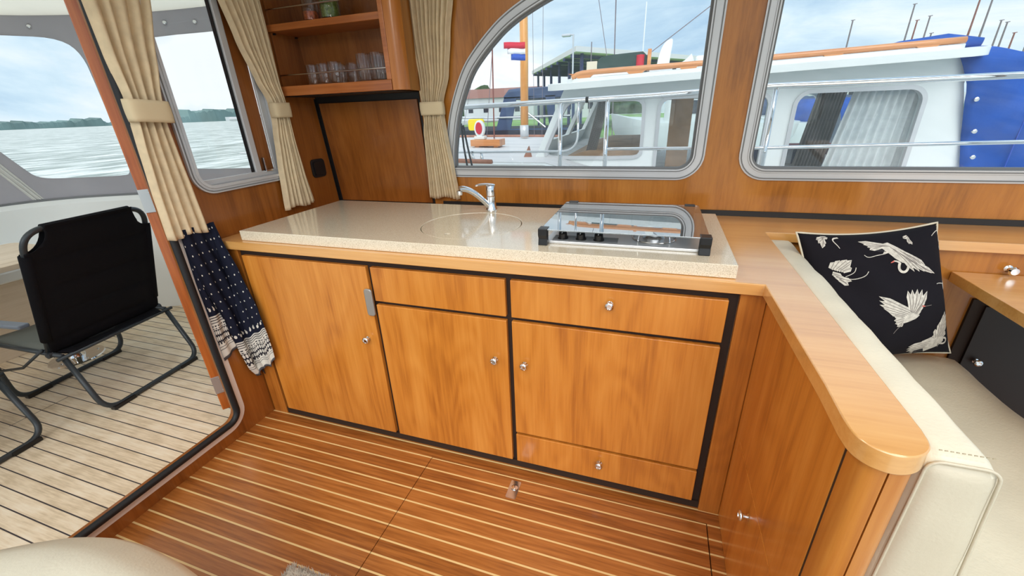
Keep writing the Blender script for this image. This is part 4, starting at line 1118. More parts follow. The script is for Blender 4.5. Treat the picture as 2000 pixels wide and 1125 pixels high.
# ------------------------------------------------------------------ folding camp chairs
def camp_chair():
    O = V((-1.15, -.035, 0)); rot = Matrix.Rotation(.12, 3, 'Z')
    t = thing('folding_chair', 'black folding camp chair on the teak deck with its back to the doorway', 'chair', tuple(O), 'folding chairs on the aft deck')
    def P(u, v, z):   # u to the right (+y), v forward (-x)
        q = rot @ V((-v, u, z)); return O+q
    w = .262; r = .0125
    # rear hoop: foot bar close to doorway, legs leaning forward to the seat
    hoopA = arc_pts([P(-w, .30, .335), P(-w+.0, -.10, .325), P(-w, -.30, .014), P(w, -.30, .014), P(w, -.10, .325), P(w, .30, .335)], .09, 7)
    hoopA = arc_pts([P(-w, -.19, .328), P(-w-.005, -.305, .014), P(w+.005, -.305, .014), P(w, -.19, .328)], .085, 8)
    obj('rear_leg_hoop', TB(hoopA, r, 12), 'chairtube', t, smooth='all')
    hoopB = arc_pts([P(-w-.02, .26, .50), P(-w-.02, .30, .40), P(-w-.01, .285, .014), P(w+.01, .285, .014), P(w+.02, .30, .40), P(w+.02, .26, .50)], .085, 8)
    obj('front_leg_hoop', TB(hoopB, r, 12), 'chairtube', t, smooth='all')
    for s in (-1, 1):
        obj('seat_rail', TB([P(s*w, -.19, .328), P(s*w, .30, .365)], .011, 10), 'chairtube', t, smooth='all')
        obj('brace', TB([P(s*(w+.012), -.10, .36), P(s*(w+.014), .10, .24), P(s*(w+.016), .295, .20)], .007, 8), 'chairtube', t, smooth='all')
        obj('armrest', leafbox(P, s*(w+.02)-.022, s*(w+.02)+.022, -.09, .33, .485, .505), 'armrest', t, bevel=.006)
        obj('hinge_bolt', lathe(bmesh.new(), [(.016, 0), (.016, .02), (.008, .024), (0, .024)], P(s*w, -.13, .335), tuple(rot @ V((0, s, 0))), 14), 'chairtube', t, smooth=40)
        for v in (-.305, .285):
            for q in (0, 1):
                c = s*(w-.05*q-.012)
            obj('foot_pad', leafbox(P, s*(w-.075)-.055, s*(w-.075)+.055, v-.016, v+.016, .0, .022), 'plastic_bk', t, bevel=.004)
    # back frame
    bf = arc_pts([P(-w, -.12, .34), P(-w, -.325, .945), P(w, -.325, .945), P(w, -.12, .34)], .095, 10)
    obj('back_frame', TB(bf, r, 12), 'chairtube', t, smooth='all')
    # fabric back: panel with quilting and notched corners
    def bp(u, z, d): k = (z-.34)/.605; return P(u, -.12-.205*k-d, z)
    notch = [(-w-.008, .34), (-w-.012, .85)]+[(-w+.0+.075*math.sin(a), .85+.0+.092*(1-math.cos(a))) for a in [PI/2*k/8 for k in range(1, 9)]]+[(-w+.078, .958)]
    poly = notch+[(-a, b) for a, b in notch[::-1]]
    bm = bmesh.new()
    def quilt(u, z): 
        q = abs(((z-.40)/.135) % 1-.5)*2; e = 1 if abs(u) < w-.06 else .25
        return .010*(1-q**6)*e
    plate(bm, [poly], 0, lambda u, z, d: bp(u, z, .014+quilt(u, z)), grid=[(0, [-.26+.02*k for k in range(27)]), (1, [.35+.012*k for k in range(50)])])
    plate(bm, [poly], 0, lambda u, z, d: bp(u, z, -.012), grid=[(1, [.35+.05*k for k in range(12)])])
    bd = obj('back_fabric', bm, 'chairfab', t, smooth='all', solid=.003)
    for s in (-1, 1):
        obj('side_sleeve', TB([bp(s*w, z, .0) for z in (.41, .5, .7, .84)], .022, 12), 'chairfab', bd, smooth='all')
    obj('top_sleeve', TB([bp(u, .946, .0) for u in (-w+.078, 0, w-.078)], .017, 12), 'chairfab', bd, smooth='all')
    # seat: black at the rear edge, grey further forward
    def seatp(u, v, d): return P(u, v, .330+.07*(v+.2)-.02*(1-(u/w)**2)*(1 if v > -.15 else .3)+d)
    cutsu = [-.2+.05*k for k in range(9)]
    bm = bmesh.new(); plate(bm, [[(-w, -.06), (w, -.06), (w, .32), (-w, .32)]], 0, seatp, grid=[(0, cutsu), (1, [0, .1, .2])])
    obj('seat_fabric', bm, 'chairgrey', t, smooth='all', solid=.008)
    bm = bmesh.new(); plate(bm, [[(-w+.035, -.205), (w-.035, -.205), (w, -.06), (-w, -.06)]], 0, seatp, grid=[(0, cutsu), (1, [-.15, -.1])])
    obj('seat_rear', bm, 'chairfab', t, smooth='all', solid=.012)
    obj('seat_bar', TB([P(-w-.03, -.20, .322), P(w+.03, -.20, .322)], .009, 10), 'chairtube', t, smooth='all')
    return t
def leafbox(P, u0, u1, v0, v1, z0, z1):
    bm = bmesh.new(); vs = [bm.verts.new(P(u, v, z)) for u in (u0, u1) for v in (v0, v1) for z in (z0, z1)]
    for f in ((0, 1, 3, 2), (4, 6, 7, 5), (0, 4, 5, 1), (2, 3, 7, 6), (0, 2, 6, 4), (1, 5, 7, 3)): bm.faces.new([vs[i] for i in f])
    return bm
ch = camp_chair()
c2 = copy_tree(ch); c2.location = V((-1.19, -.755, 0)); c2['label'] = 'second dark folding chair, only a bent leg and foot showing at the left edge'

# ------------------------------------------------------------------ own deck rail and side deck outside the windows
struct(obj('trim_4', BX(-.03, 3.6, .86, 1.26, .74, .80), 'white_gel'))
rl = thing('guard_rail', 'polished steel guard rail along our side deck outside the windows', 'railing', (1.5, 1.2, .8))
obj('top_rail', TB([(-1.2, 1.2, 1.35), (.618, 1.2, 1.366), (1.673, 1.2, 1.384), (2.165, 1.2, 1.402), (3.068, 1.2, 1.40), (4.2, 1.2, 1.41)], .0135, 14), 'chrome', rl, smooth='all')
obj('lower_rail', TB(arc_pts([(-1.2, 1.2, 1.117), (.6, 1.2, 1.118), (1.288, 1.2, 1.12), (1.288, 1.2, 1.372)], .09, 8), .0065, 10), 'chrome', rl, smooth='all')
obj('lower_rail', TB([(1.44, 1.2, 1.131), (2.217, 1.2, 1.131), (3.153, 1.2, 1.147), (4.2, 1.2, 1.15)], .0085, 10), 'chrome', rl, smooth='all')
for x, z in ((1.19, 1.375), (1.440, 1.378), (2.204, 1.40), (3.55, 1.40)):
    obj('stanchion', TB([(x, 1.2, .80), (x, 1.2, z)], .0115, 12), 'chrome', rl, smooth='all')
obj('rail_joint', TB([(1.325, 1.2, 1.378), (1.340, 1.2, 1.378)], .0155, 12), 'black', rl)
for x0, x1, lb in ((.60, .71, 'left'), (.66, .80, 'right')): pass
ml = thing('mooring_line', 'pair of dark mooring lines hanging beside the curtain outside', 'rope', (.62, 1.18, .8))
obj('strand', TB([(.60, 1.19, 1.28), (.615, 1.17, 1.15), (.640, 1.16, .98), (.66, 1.15, .80)], .006, 8), 'rope', ml, smooth='all')
obj('strand', TB([(.612, 1.19, 1.27), (.640, 1.17, 1.15), (.675, 1.16, .98), (.70, 1.15, .80)], .006, 8), 'rope', ml, smooth='all')

# ------------------------------------------------------------------ neighbouring motor cruiser
YC = 2.4
nb = thing('neighbour_boat', 'white motor cruiser moored alongside with varnished handrails and a blue canvas', 'boat', (2, 3.2, -.3))
fy = lambda y0: (lambda x, z, d: V((x, y0+d, z)))
side = [(.66, .86), (.70, .93), (.955, 1.47), (3.50, 1.50), (3.47, 1.38), (3.50, 1.2), (3.62, .86)]
wa = smooth_poly([(.83, .975), (.815, 1.0), (.86, 1.10), (.97, 1.34), (1.02, 1.378), (1.10, 1.38), (1.49, 1.378), (1.56, 1.36), (1.572, 1.30), (1.574, 1.04), (1.57, .98), (1.51, .962), (.89, .962), (.83, .975)], 1)
wb = rrect(1.70, 2.42, .80, 1.375, .07, 6)
wc_ = rrect(2.59, 3.29, .80, 1.375, .08, 6)
sidep = [(.55, .60), (.66, .86), (.70, .93), (.955, 1.47), (1.4, 1.495), (3.50, 1.553), (3.47, 1.40), (3.50, 1.3), (3.62, .86), (3.66, .6)]
obj('cabin_side', PL([sidep, wa, wb, wc_], .05, fy(YC)), 'boat_white', nb, bevel=.004)
obj('far_cabin_side', PL([sidep, [(p[0]+.05, p[1]) for p in wa], wb, wc_], .05, fy(YC+2.1)), 'boat_white', nb)
for w in (wa, wb, wc_):
    obj('window_rim', ringplate(w, -.004, .022, -.012, .02, fy(YC)), 'alu', nb, smooth=30)
    obj('window_pane', PL([w], .005, fy(YC+.02)), 'boatglass', nb)
    obj('window_pane', PL([w], .005, fy(YC+2.12)), 'boatglass', nb)
# raked windscreen front with opening
bm = bmesh.new()
plate(bm, [[(YC+.052, 0), (YC+2.098, 0), (YC+2.098, 1), (YC+.052, 1)], [(YC+.12, .28), (YC+.98, .28), (YC+.98, .88), (YC+.12, .88)], [(YC+1.1, .28), (YC+2.0, .28), (YC+2.0, .88), (YC+1.1, .88)]], .04, lambda y, t, d: V((.70+(.955-.70)*t+d, y, .93+.54*t)))
obj('windscreen_frame', bm, 'boat_white', nb)
# roof with camber and stepped moulding
def roof(x0, x1, y0, y1, z0, th, cam, rad=.1):
    bm = bmesh.new(); plate(bm, [rrect(x0, x1, y0, y1, rad, 6)], th, lambda a, b, d: V((a, b, z0+.028*(a-1)+d+cam*(1-((b-(y0+y1)/2)/((y1-y0)/2))**2))), grid=[(1, [y0+(y1-y0)*k/10 for k in range(1, 10)]), (0, [x0+(x1-x0)*k/4 for k in range(1, 4)])]); return bm
obj('roof', roof(.84, 3.50, YC-.20, YC+2.3, 1.462, .045, .05, .16), 'boat_white', nb, smooth=40, bevel=.012)
obj('roof_step', roof(.98, 3.42, YC-.08, YC+2.2, 1.508, .03, .05, .12), 'boat_white', nb, smooth=40, bevel=.01)
bm = bmesh.new(); hr = smooth_poly([(1.03, YC-.055, 1.548), (1.08, YC-.055, 1.576), (1.2, YC-.055, 1.582), (1.9, YC-.055, 1.592), (2.6, YC-.055, 1.606), (3.38, YC-.055, 1.628)], 1)
tube(bm, hr, .019, 10)
obj('handrail', bm, 'varnish', nb, smooth='all', label='orange varnished wooden handrail')
for x in (1.12, 1.50, 1.86, 2.28, 2.72, 3.2):
    z = 1.555+.028*(x-1)
    bm = PL([smooth_poly([(x-.12, z+.018), (x-.07, z+.005), (x-.04, z-.022), (x+.04, z-.022), (x+.07, z+.005), (x+.12, z+.018)], 1)], .025, fy(YC-.068))
    obj('handrail_bracket', bm, 'varnish', nb)
# nav light board, cowl vent, small fittings on the roof
nv = thing('navigation_board', 'dark green board with a red lamp and wooden edge on the neighbour boat roof', 'sign board', (1.35, 2.9, 1.58))
obj('board', PL([smooth_poly([(1.14, 1.60), (1.14, 1.70), (1.18, 1.735), (1.40, 1.745), (1.555, 1.748), (1.56, 1.60)], 1)], .03, fy(2.9)), 'greenboard', nv)
obj('edge', BX(1.556, 1.585, 2.86, 2.95, 1.60, 1.76), 'varnish', nv, bevel=.003)
obj('lamp', lathe(bmesh.new(), [(.03, 0), (.032, .01), (.032, .09), (0, .095)], (1.50, 2.87, 1.63), n=20), 'red', nv, smooth=40)
obj('foot', BX(1.05, 1.14, 2.9, 2.93, 1.585, 1.70), 'piping', nv)
obj('base', BX(1.1, 1.5, 2.85, 2.95, 1.575, 1.60), 'boat_white', nv)
vt = thing('cowl_vent', 'white cowl ventilator standing on the neighbour boat roof', 'ventilator', (1.70, 2.9, 1.59))
bm = PL([smooth_poly([(1.63, 1.60), (1.645, 1.72), (1.68, 1.80), (1.735, 1.825), (1.745, 1.80), (1.735, 1.70), (1.73, 1.60)], 2)], .09, fy(2.86))
obj('cowl', bm, 'boat_white', vt, bevel=.02)
obj('base', BX(1.58, 1.76, 2.84, 2.97, 1.575, 1.605), 'alu', vt)
hg_ = thing('deck_horn', 'small white horn beside the cowl ventilator on the roof', 'horn', (1.86, 2.9, 1.59))
obj('bell', lathe(bmesh.new(), [(.012, 0), (.02, .06), (.045, .12), (.04, .12), (0, .05)], (1.80, 2.9, 1.62), (1, 0, .4), 16), 'boat_white', hg_, smooth=40)
obj('base', BX(1.79, 1.95, 2.87, 2.93, 1.575, 1.63), 'boat_white', hg_, bevel=.01)
sk = thing('roof_locker', 'low white locker with a dark slot on the roof right of the vent', 'locker', (2.1, 3, 1.59))
obj('body', BX(1.93, 2.5, 2.9, 3.3, 1.60, 1.69), 'boat_white', sk, bevel=.02)
obj('slot', BX(2.0, 2.1, 2.893, 2.899, 1.63, 1.66), 'black', sk)
sk2 = thing('roof_hatch', 'dark roof hatch behind the handrail of the neighbour boat', 'hatch', (3.1, 2.8, 1.62))
obj('cover', BX(2.95, 3.28, 2.7, 3.0, 1.60, 1.65), 'navy_dk', sk2, bevel=.006)
an = tag(obj('whip_antenna', TB([(1.30, 3.4, 1.6), (2.05, 3.4, 2.12)], .004, 6), 'mastgrey'), 'thin grey whip antenna leaning over the neighbour boat roof', 'antenna')
an = tag(obj('antenna', TB([(1.50, 3.2, 1.6), (1.50, 3.2, 2.15)], .005, 6), 'boat_white'), 'thin upright white antenna on the neighbour boat roof', 'antenna')
# wheelhouse interior seen through the glass
obj('cabin_floor', BX(.8, 3.6, YC+.06, YC+2.1, .55, .60), 'interior_brown', nb)
obj('dashboard', PL([[(.85, .60), (.85, .92), (1.15, 1.0), (1.6, 1.0), (1.6, .60)]], 1.9, fy(YC+.12)), 'interior_brown', nb)
obj('cabin_post', BX(1.78, 1.95, YC+.4, YC+.5, .6, 1.46), 'interior_brown', nb)
obj('helm_wheel', TB([(1.62+.02*math.cos(a), YC+.5+.16*math.cos(a), 1.05+.16*math.sin(a)) for a in [2*PI*k/28 for k in range(28)]], .012, 8, closed=True), 'varnish', nb, smooth='all')
obj('seat_back', BX(2.45, 3.25, YC+.9, YC+1.0, .60, .93), 'stripe_blue', nb)
for k in range(7): obj('seat_stripe', BX(2.48+k*.11, 2.53+k*.11, YC+.895, YC+.8985, .62, .925), 'flagwhite', nb)
obj('blanket', BX(2.62, 3.2, YC+.86, YC+1.05, .931, .965), 'red', nb, bevel=.01)
def netcurtain(x0, x1, x2, x3, y, mat, seed, lab):
    bm = bmesh.new(); G = []
    for i in range(21):
        t = i/20; a = x0+(x2-x0)*t; b = x1+(x3-x1)*t; z = .62+.78*t
        G.append([bm.verts.new((a+(b-a)*j/80, y+.02*math.sin(j/80*2*PI*9+seed+t), z)) for j in range(81)])
    for A, B in zip(G, G[1:]):
        for j in range(80): bm.faces.new((A[j], A[j+1], B[j+1], B[j]))
    obj('boat_curtain', bm, mat, nb, smooth='all', solid=.003, label=lab)
netcurtain(2.82, 3.32, 2.95, 3.34, YC+.10, 'white_cloth', 0, 'white net curtain in the right window')
netcurtain(2.76, 2.98, 2.86, 3.05, YC+.55, 'grey_cloth', 2, 'grey curtain further inside')
netcurtain(1.03, 1.12, 1.22, 1.30, YC+.16, 'grey_cloth', 1, 'grey curtain by the front window')
cu_ = obj('seat_cushion', PL([[(2.80, .70), (3.0, .96), (3.16, .80), (3.05, .66)]], .05, fy(YC+.70)), 'flagwhite', nb, bevel=.02)
# hull and side deck
hullp = [(-2.6, 2.9), (-1.7, 2.30), (-.4, 2.02), (1.0, 1.90), (4.6, 1.86), (4.6, 4.9), (1.0, 4.9), (-.6, 4.9), (-1.7, 4.6), (-2.9, 3.6)]
def hz(x): return .955+.03*max(0, -(x-.4))*.6-.16*max(0, min(1, (x-.9)/.6))
bm = bmesh.new(); hp_ = smooth_poly(hullp+[hullp[0]], 2)
plate(bm, [hp_[:-1]], -1.2, lambda a, b, d: V((a, b, hz(a)+d)), grid=[(0, [-2.4+.3*k for k in range(24)])])
obj('hull', bm, 'boat_white', nb, smooth=30)
bm = bmesh.new(); plate(bm, [offset(hp_[:-1], -.09)], .004, lambda a, b, d: V((a, b, hz(a)+.002+d)), grid=[(0, [-2.4+.3*k for k in range(24)])])
obj('foredeck', bm, 'foredeck', nb, smooth=30, label='pale planked foredeck')
def curve_on(xs, off, dz, r, name, mat, x0, x1):
    pts = [p for p in hp_ if x0 <= p[0] <= x1 and p[1] < 3.2]; pts.sort()
    obj(name, TB([(p[0], p[1]+off, hz(p[0])+dz) for p in pts], r, 8), mat, nb, smooth='all')
curve_on(None, .03, .012, .02, 'toe_rail', 'teakbrown', -2.6, .80)
curve_on(None, -.01, -.10, .02, 'rubbing_strake', 'teakbrown', -2.6, 4.2)
bm = bmesh.new(); pts = [p for p in hp_ if p[1] > 3.2 and p[0] < .6]; pts.sort(key=lambda p: -p[0])
tube(bm, [(p[0], p[1]-.03, hz(p[0])+.015) for p in pts], .02, 8); obj('toe_rail', bm, 'teakbrown', nb, smooth='all')
obj('front_strip', PL([[(.60, .93), (.66, 1.05), (.69, .93)]], .03, fy(YC-.02)), 'teakbrown', nb)
bm = bmesh.new(); lathe(bm, [(.02, 0), (.012, .03), (.012, .05)], (.25, 2.12, .975)); lathe(bm, [(.02, 0), (.012, .03), (.012, .05)], (.33, 2.12, .975)); tube(bm, [(.2, 2.12, 1.03), (.38, 2.12, 1.03)], .012, 8)
obj('cleat', bm, 'chrome', nb, smooth=40)
# blue canvas aft
def tarp():
    bm = bmesh.new(); prof = []
    G = []
    for i in range(31):
        t = i/30; x = 3.50+1.35*t; row = []
        top = 1.64-.12*t**1.5+.035*math.exp(-((t-.12)/.08)**2)
        for j in range(31):
            s = j/30
            if s < .6:
                q = s/.6; z = .62+(top-.10-.62)*q; y = YC-.03+.03*math.sin(q*5+t*7)*.4
                xx = x+(.12*(1-q)**2 if t == 0 else .12*(1-q)**2*(1-t))-(.05*math.sin(q*PI)*(1-t))
            else:
                q = (s-.6)/.4; z = top-.10+.10*math.sin(q*PI/2); y = YC-.03+1.9*q**1.4; xx = x
            xx = x+.11*max(0, (1.32-z)/.42)*(1-t)-.02*(1-t)-.09*max(0, (z-1.36)/.2)*(1-t)
            z += .010*mn.noise(V((x*5, s*6, 0)))
            row.append(bm.verts.new((xx, y+.012*mn.noise(V((x*7, s*9, 3))), z)))
        G.append(row)
    for A, B in zip(G, G[1:]):
        for j in range(30): bm.faces.new((A[j], A[j+1], B[j+1], B[j]))
    t_ = thing('blue_boat_cover', 'bright blue canvas cover over the aft end of the neighbour boat', 'cover', (4.1, 2.6, .6))
    c_ = obj('canvas', bm, 'blue', t_, smooth='all', solid=.006)
    bm = bmesh.new(); tube(bm, [(3.80, YC-.05, z) for z in (.62, .9, 1.2, 1.5)], .003, 6); obj('seam', bm, 'flagblue', c_)
    for z in (1.30, 1.115, .96):
        obj('press_stud', lathe(bmesh.new(), [(.014, 0), (.013, .008), (0, .012)], (3.525+.11*max(0, (1.32-z)/.42), YC-.055, z), (0, -1, 0), 14), 'steel', t_, smooth=40)
    bm = bmesh.new(); tube(bm, [(2.95, YC+.35, 1.60), (3.2, YC+.32, 1.645), (3.42, YC+.25, 1.655), (3.56, YC+.15, 1.62)], [.01, .03, .04, .03], 10)
    obj('rolled_flap', bm, 'blue', t_, smooth='all')
tarp()
# wooden box with red lamp on the foredeck
wb_ = thing('deck_box', 'orange wooden box on the foredeck of the neighbour boat', 'box', (-.07, 3.25, .97))
obj('body', BX(-.24, .10, 3.2, 3.38, .985, 1.052), 'varnish', wb_, bevel=.004)
obj('foot', BX(-.20, -.15, 3.22, 3.36, .972, .985), 'varnish', wb_); obj('foot', BX(.02, .07, 3.22, 3.36, .972, .985), 'varnish', wb_)
rlp = thing('red_signal_lamp', 'oval red lamp in a white housing standing on the wooden deck box', 'lamp', (-.15, 3.28, 1.053))
obj('housing', PL([[(-.15+.058*math.cos(2*PI*k/28), 1.16+.086*math.sin(2*PI*k/28)) for k in range(28)]], .05, fy(3.25)), 'boat_white', rlp, bevel=.006)
obj('lens', PL([[(-.15+.038*math.cos(2*PI*k/28), 1.165+.062*math.sin(2*PI*k/28)) for k in range(28)]], .01, fy(3.241)), 'red', rlp, bevel=.004)
obj('foot', BX(-.21, -.09, 3.24, 3.32, 1.0525, 1.085), 'boat_white', rlp, bevel=.005)
# mast with rigging and flag
mx_, my_ = -.03, 4.55
ms = thing('wooden_mast', 'thick varnished wooden mast rising from the neighbour boat foredeck', 'mast', (mx_, my_, .97))
obj('spar', TB([(mx_, my_, .985), (mx_+.02, my_, 2.0), (mx_+.04, my_, 5.5)], .052, 16), 'varnish_z', ms, smooth='all')
obj('mast_band', TB([(mx_, my_, .99), (mx_, my_, 1.14)], .058, 16), 'alu', ms, smooth='all')
for pts, r, lab in (([(-.45, 4.2, .97), (.0, 4.55, 5.2)], .004, 'forestay'), ([(-.9, 4.4, 1.0), (0, 4.55, 4.2)], .003, 'shroud'), ([(.28, 4.3, 1.0), (.30, 4.5, 5.2)], .003, 'shroud'), ([(1.1, 4.6, 1.5), (.32, 4.55, 5.2)], .004, 'backstay'), ([(.15, 4.4, 1.0), (.12, 4.5, 5.0)], .003, 'halyard')):
    obj(lab, TB(pts, r, 6), 'mastgrey', ms)
obj('flag_staff', TB([(-.12, 3.62, 1.0), (-.02, 3.62, 4.2)], .008, 8), 'mastbrown', ms)
fl = thing('dutch_flag', 'small red white and blue striped flag flying beside the wooden mast', 'flag', (.19, 3.6, 1.81))
for k, (mt, z0, z1, xs) in enumerate((('flagred', 1.925, 1.985, -.03), ('flagwhite', 1.872, 1.925, 0), ('flagblue', 1.812, 1.872, .03))):
    bm = bmesh.new(); n = 14; A = []; B_ = []
    for i in range(n+1):
        t = i/n; x = .285-(.195-xs*1.3)*t; y = 3.6+.018*math.sin(t*6); dz = .012*t
        A.append(bm.verts.new((x, y, z0+dz))); B_.append(bm.verts.new((x, y+.004, z1+dz)))
    for i in range(n): bm.faces.new((A[i], A[i+1], B_[i+1], B_[i]))
    obj('stripe', bm, mt, fl, smooth='all', solid=.003)
yl = thing('yellow_float', 'small yellow marker float beside the curtain outside', 'float', (-.55, 3.7, 1.1))
obj('body', PL([rrect(-.50, -.30, 1.12, 1.25, .03)], .05, fy(3.75)), 'yellow', yl, bevel=.01)
obj('stem', TB([(-.4, 3.775, .97), (-.4, 3.775, 1.13)], .012, 8), 'black', yl)
# boat with navy sprayhood beyond
db = thing('sprayhood_boat', 'boat with a dark blue sprayhood and clear side panels behind the wooden mast', 'boat', (0, 7.5, -.3))
hull2 = smooth_poly([(-3.6, 7.3), (-2.2, 6.7), (-.6, 6.5), (.3, 6.6), (.3, 8.6), (-1.5, 8.5), (-3.6, 7.3)], 2)
obj('hull', PL([hull2[:-1]], -1.1, lambda a, b, d: V((a, b, .86+d))), 'navy_dk', db)
obj('bow_cover', PL([offset(hull2[:-1], -.05)], .10, lambda a, b, d: V((a, b, .862+d+.06*math.sin(max(-1, min(1, (b-7.5)))*1.5+1.5)))), 'navy_dk', db, bevel=.03)
hood = [(-1.25, .96), (-1.05, 1.55), (-.95, 1.62), (-.3, 1.67), (.25, 1.68), (.25, .96)]
obj('hood_side', PL([hood, [(-.95, 1.0), (-.82, 1.52), (-.28, 1.54), (-.20, 1.0)], [(-.12, 1.0), (-.10, 1.54), (.20, 1.55), (.20, 1.0)]], .02, fy(6.7)), 'navy', db)
obj('hood_window', PL([[(-.95, 1.0), (-.82, 1.52), (-.28, 1.54), (-.20, 1.0)]], .004, fy(6.71)), 'boatglass', db)
obj('hood_window', PL([[(-.12, 1.0), (-.10, 1.54), (.20, 1.55), (.20, 1.0)]], .004, fy(6.71)), 'boatglass', db)
obj('hood_top', PL([[(6.70, 1.66), (7.0, 1.78), (7.6, 1.82), (8.2, 1.78), (8.5, 1.66), (8.5, 1.60), (6.70, 1.60)]], 1.32, lambda a, b, d: V((-1.07+d, a, b-.10))), 'navy', db, bevel=.02)
obj('pulpit', TB([(-3.0, 7.0, 1.25), (-1.2, 6.7, 1.2), (.2, 6.6, 1.2)], .02, 8), 'chrome', db)
obj('hood_brace', TB([(-.75, 6.6, 1.40), (-.25, 6.6, 1.02)], .015, 8), 'chrome', db)
# boats seen through the neighbour's far windows
def small_boat(name, lab, x, y, z, L, col, stripe=None, cover=None, cab=None):
    t = thing(name, lab, 'boat', (x, y, z-.3))
    hp2 = smooth_poly([(x-L/2, y), (x-L*.3, y-.55), (x+L*.3, y-.6), (x+L/2, y-.35), (x+L/2, y+.35), (x+L*.3, y+.6), (x-L*.3, y+.55), (x-L/2, y)], 2)[:-1]
    bm = bmesh.new(); cx_ = x
    rings = []
    for k, (zz, s) in enumerate(((z-1.1, .62), (z-.15, .88), (z+.2, 1.0), (z+.42, 1.03))):
        rings.append([bm.verts.new((x+(p[0]-x)*s, y+(p[1]-y)*s, zz+.22*max(0, (x-p[0])/(L/2))**2*(k/3))) for p in hp2])
    for A, B in zip(rings, rings[1:]):
        for k in range(len(A)): bm.faces.new((A[k], A[(k+1) % len(A)], B[(k+1) % len(A)], B[k]))
    bm.faces.new(rings[0]); bm.faces.new(rings[-1])
    obj('hull', bm, col, t, smooth=40)
    if stripe: obj('stripe', BX(x-L*.15, x+L*.35, y-.645, y-.60, z+.10, z+.24), stripe, t)
    if cover: obj('cover', rbox(x-L*.25, x+L*.4, y-.5, y+.5, z+.40, z+.85, .2, nse=.04), cover, t, smooth='all')
    if cab:
        obj('cabin', rbox(x-L*.2, x+L*.3, y-.5, y+.5, z+.40, z+.95, .12), 'boat_white', t, smooth='all')
        obj('cabin_window', BX(x-L*.12, x+L*.2, y-.515, y-.49, z+.60, z+.82), 'navy_dk', t)
small_boat('classic_boat', 'white wooden boat with orange stripe and blue cover, through the right cabin window', 4.9, 9, .45, 3.2, 'boat_white', 'varnish', 'blue')
small_boat('motor_boat', 'white motor boat seen through the front cabin window of the neighbour', 2.4, 8.0, .55, 3.2, 'boat_white', None, None, True)
small_boat('motor_boat', 'white motor boat seen through the middle cabin window of the neighbour', 4.6, 11.5, .5, 3.4, 'boat_white', None, 'navy', None)
# shore: lawn, quay, bushes, far buildings
o = obj('lawn', BX(-16, 70, 17, 63, -.3, .06), 'grass'); tag(o, 'strip of bright green grass on the bank beyond the boats', 'grass', kind='stuff')
rnd = random.Random(11)
for k, (x, y, w, h, lab, rf) in enumerate(((-17, 50, 9, 2.6, 'long pale building on the far bank left of the mast', 'building_roof'), (-8, 52, 5, 2.2, 'small pale house on the far bank near the mast', 'building_roof'), (20, 55, 12, 2.5, 'pale low building on the far bank behind the cabin windows', 'building'))):
    t = thing('far_building', lab, 'building', (x, y, .06))
    obj('wall', BX(x-w/2, x+w/2, y, y+5, .06, h), 'building', t)
    obj('roof', PL([[(y-.3, h), (y+2.5, h+1.1), (y+5.3, h)]], w+.6, lambda a, b, d: V((x-w/2-.3+d, a, b))), rf, t)
    bm = bmesh.new(); 
    for q in range(4): box(bm, x-w/2+.6+q*w/4.5, x-w/2+1.2+q*w/4.5, y-.03, y-.01, 1.0, 1.8)
    obj('window_row', bm, 'navy_dk', t)
def bush(x, y, r, lab):
    bm = bmesh.new(); bmesh.ops.create_icosphere(bm, subdivisions=4, radius=1)
    for v in bm.verts:
        n = 1+.35*mn.noise(v.co*2.3+V((x, y, 0)))+.18*mn.noise(v.co*6+V((x, y, 0)))
        v.co = V((x, y, r*.55))+V((v.co.x*r*1.2, v.co.y*r, v.co.z*r*.8))*n; v.co.z = max(v.co.z, .062)
    tag(obj('bush', bm, 'bush', smooth='all'), lab, 'bush', 'bushes on the far bank')
for x, y, r, lab in ((-26, 67, 3.2, 'large bush on the far bank beside the arched window frame'), (-12.5, 66, 2.6, 'rounded bush between the two far houses'), (-3, 67, 3.0, 'bush on the far bank right behind the wooden mast'), (8, 68, 3.4, 'bush on the far bank behind the front cabin window'), (30, 70, 4.0, 'bush on the far bank behind the middle cabin window'), (46, 70, 4.0, 'bush on the far bank behind the right cabin window')):
    bush(x, y, r, lab)
# steel shed frame
sh = thing('open_shed', 'open steel boat shed with a pale roof and dark blue beams beyond the neighbour boat', 'shed', (-2, 25, .06))
ra, rb, rc_ = V((-2.2, 20, 3.6)), V((-7.6, 31.8, 3.6)), V((4.2, 30.2, 3.6)); rd = rb+(rc_-ra)
bm = bmesh.new(); vs = [bm.verts.new(p) for p in (ra, rb, rd, rc_)]; vt_ = [bm.verts.new(p+V((0, 0, .22))) for p in (ra, rb, rd, rc_)]
bm.faces.new(vs[::-1]); bm.faces.new(vt_)
for k in range(4): bm.faces.new((vs[k], vs[(k+1) % 4], vt_[(k+1) % 4], vt_[k]))
obj('roof', bm, 'shedroof', sh)
for k in range(8):
    t_ = (k+.5)/8; a = ra.lerp(rb, t_); b = rc_.lerp(rd, t_)
    obj('beam', TB([a+V((0, 0, -.10)), b+V((0, 0, -.10))], .10, 4), 'shedblue', sh)
for k in range(6):
    a = ra.lerp(rb, .04+k*.19)+(rc_-ra).normalized()*.6
    obj('post', TB([V((a.x, a.y, .06)), a], .09, 6), 'shedblue', sh)
lp = thing('street_lamp', 'pale grey street lamp on a post in front of the steel shed', 'street lamp', (-2.0, 18, .06))
q = 18/20
obj('pole', TB([(-1.95, 18, .06), (-1.95, 18, 4.0)], .035, 8), 'lamp_grey', lp)
obj('arm', TB([(-1.95, 18, 3.98), (-2.2, 18, 4.0)], .03, 8), 'lamp_grey', lp)
obj('lamp_head', rbox(-2.42, -2.05, 17.9, 18.1, 3.93, 4.03, .04), 'lamp_grey', lp, smooth='all')
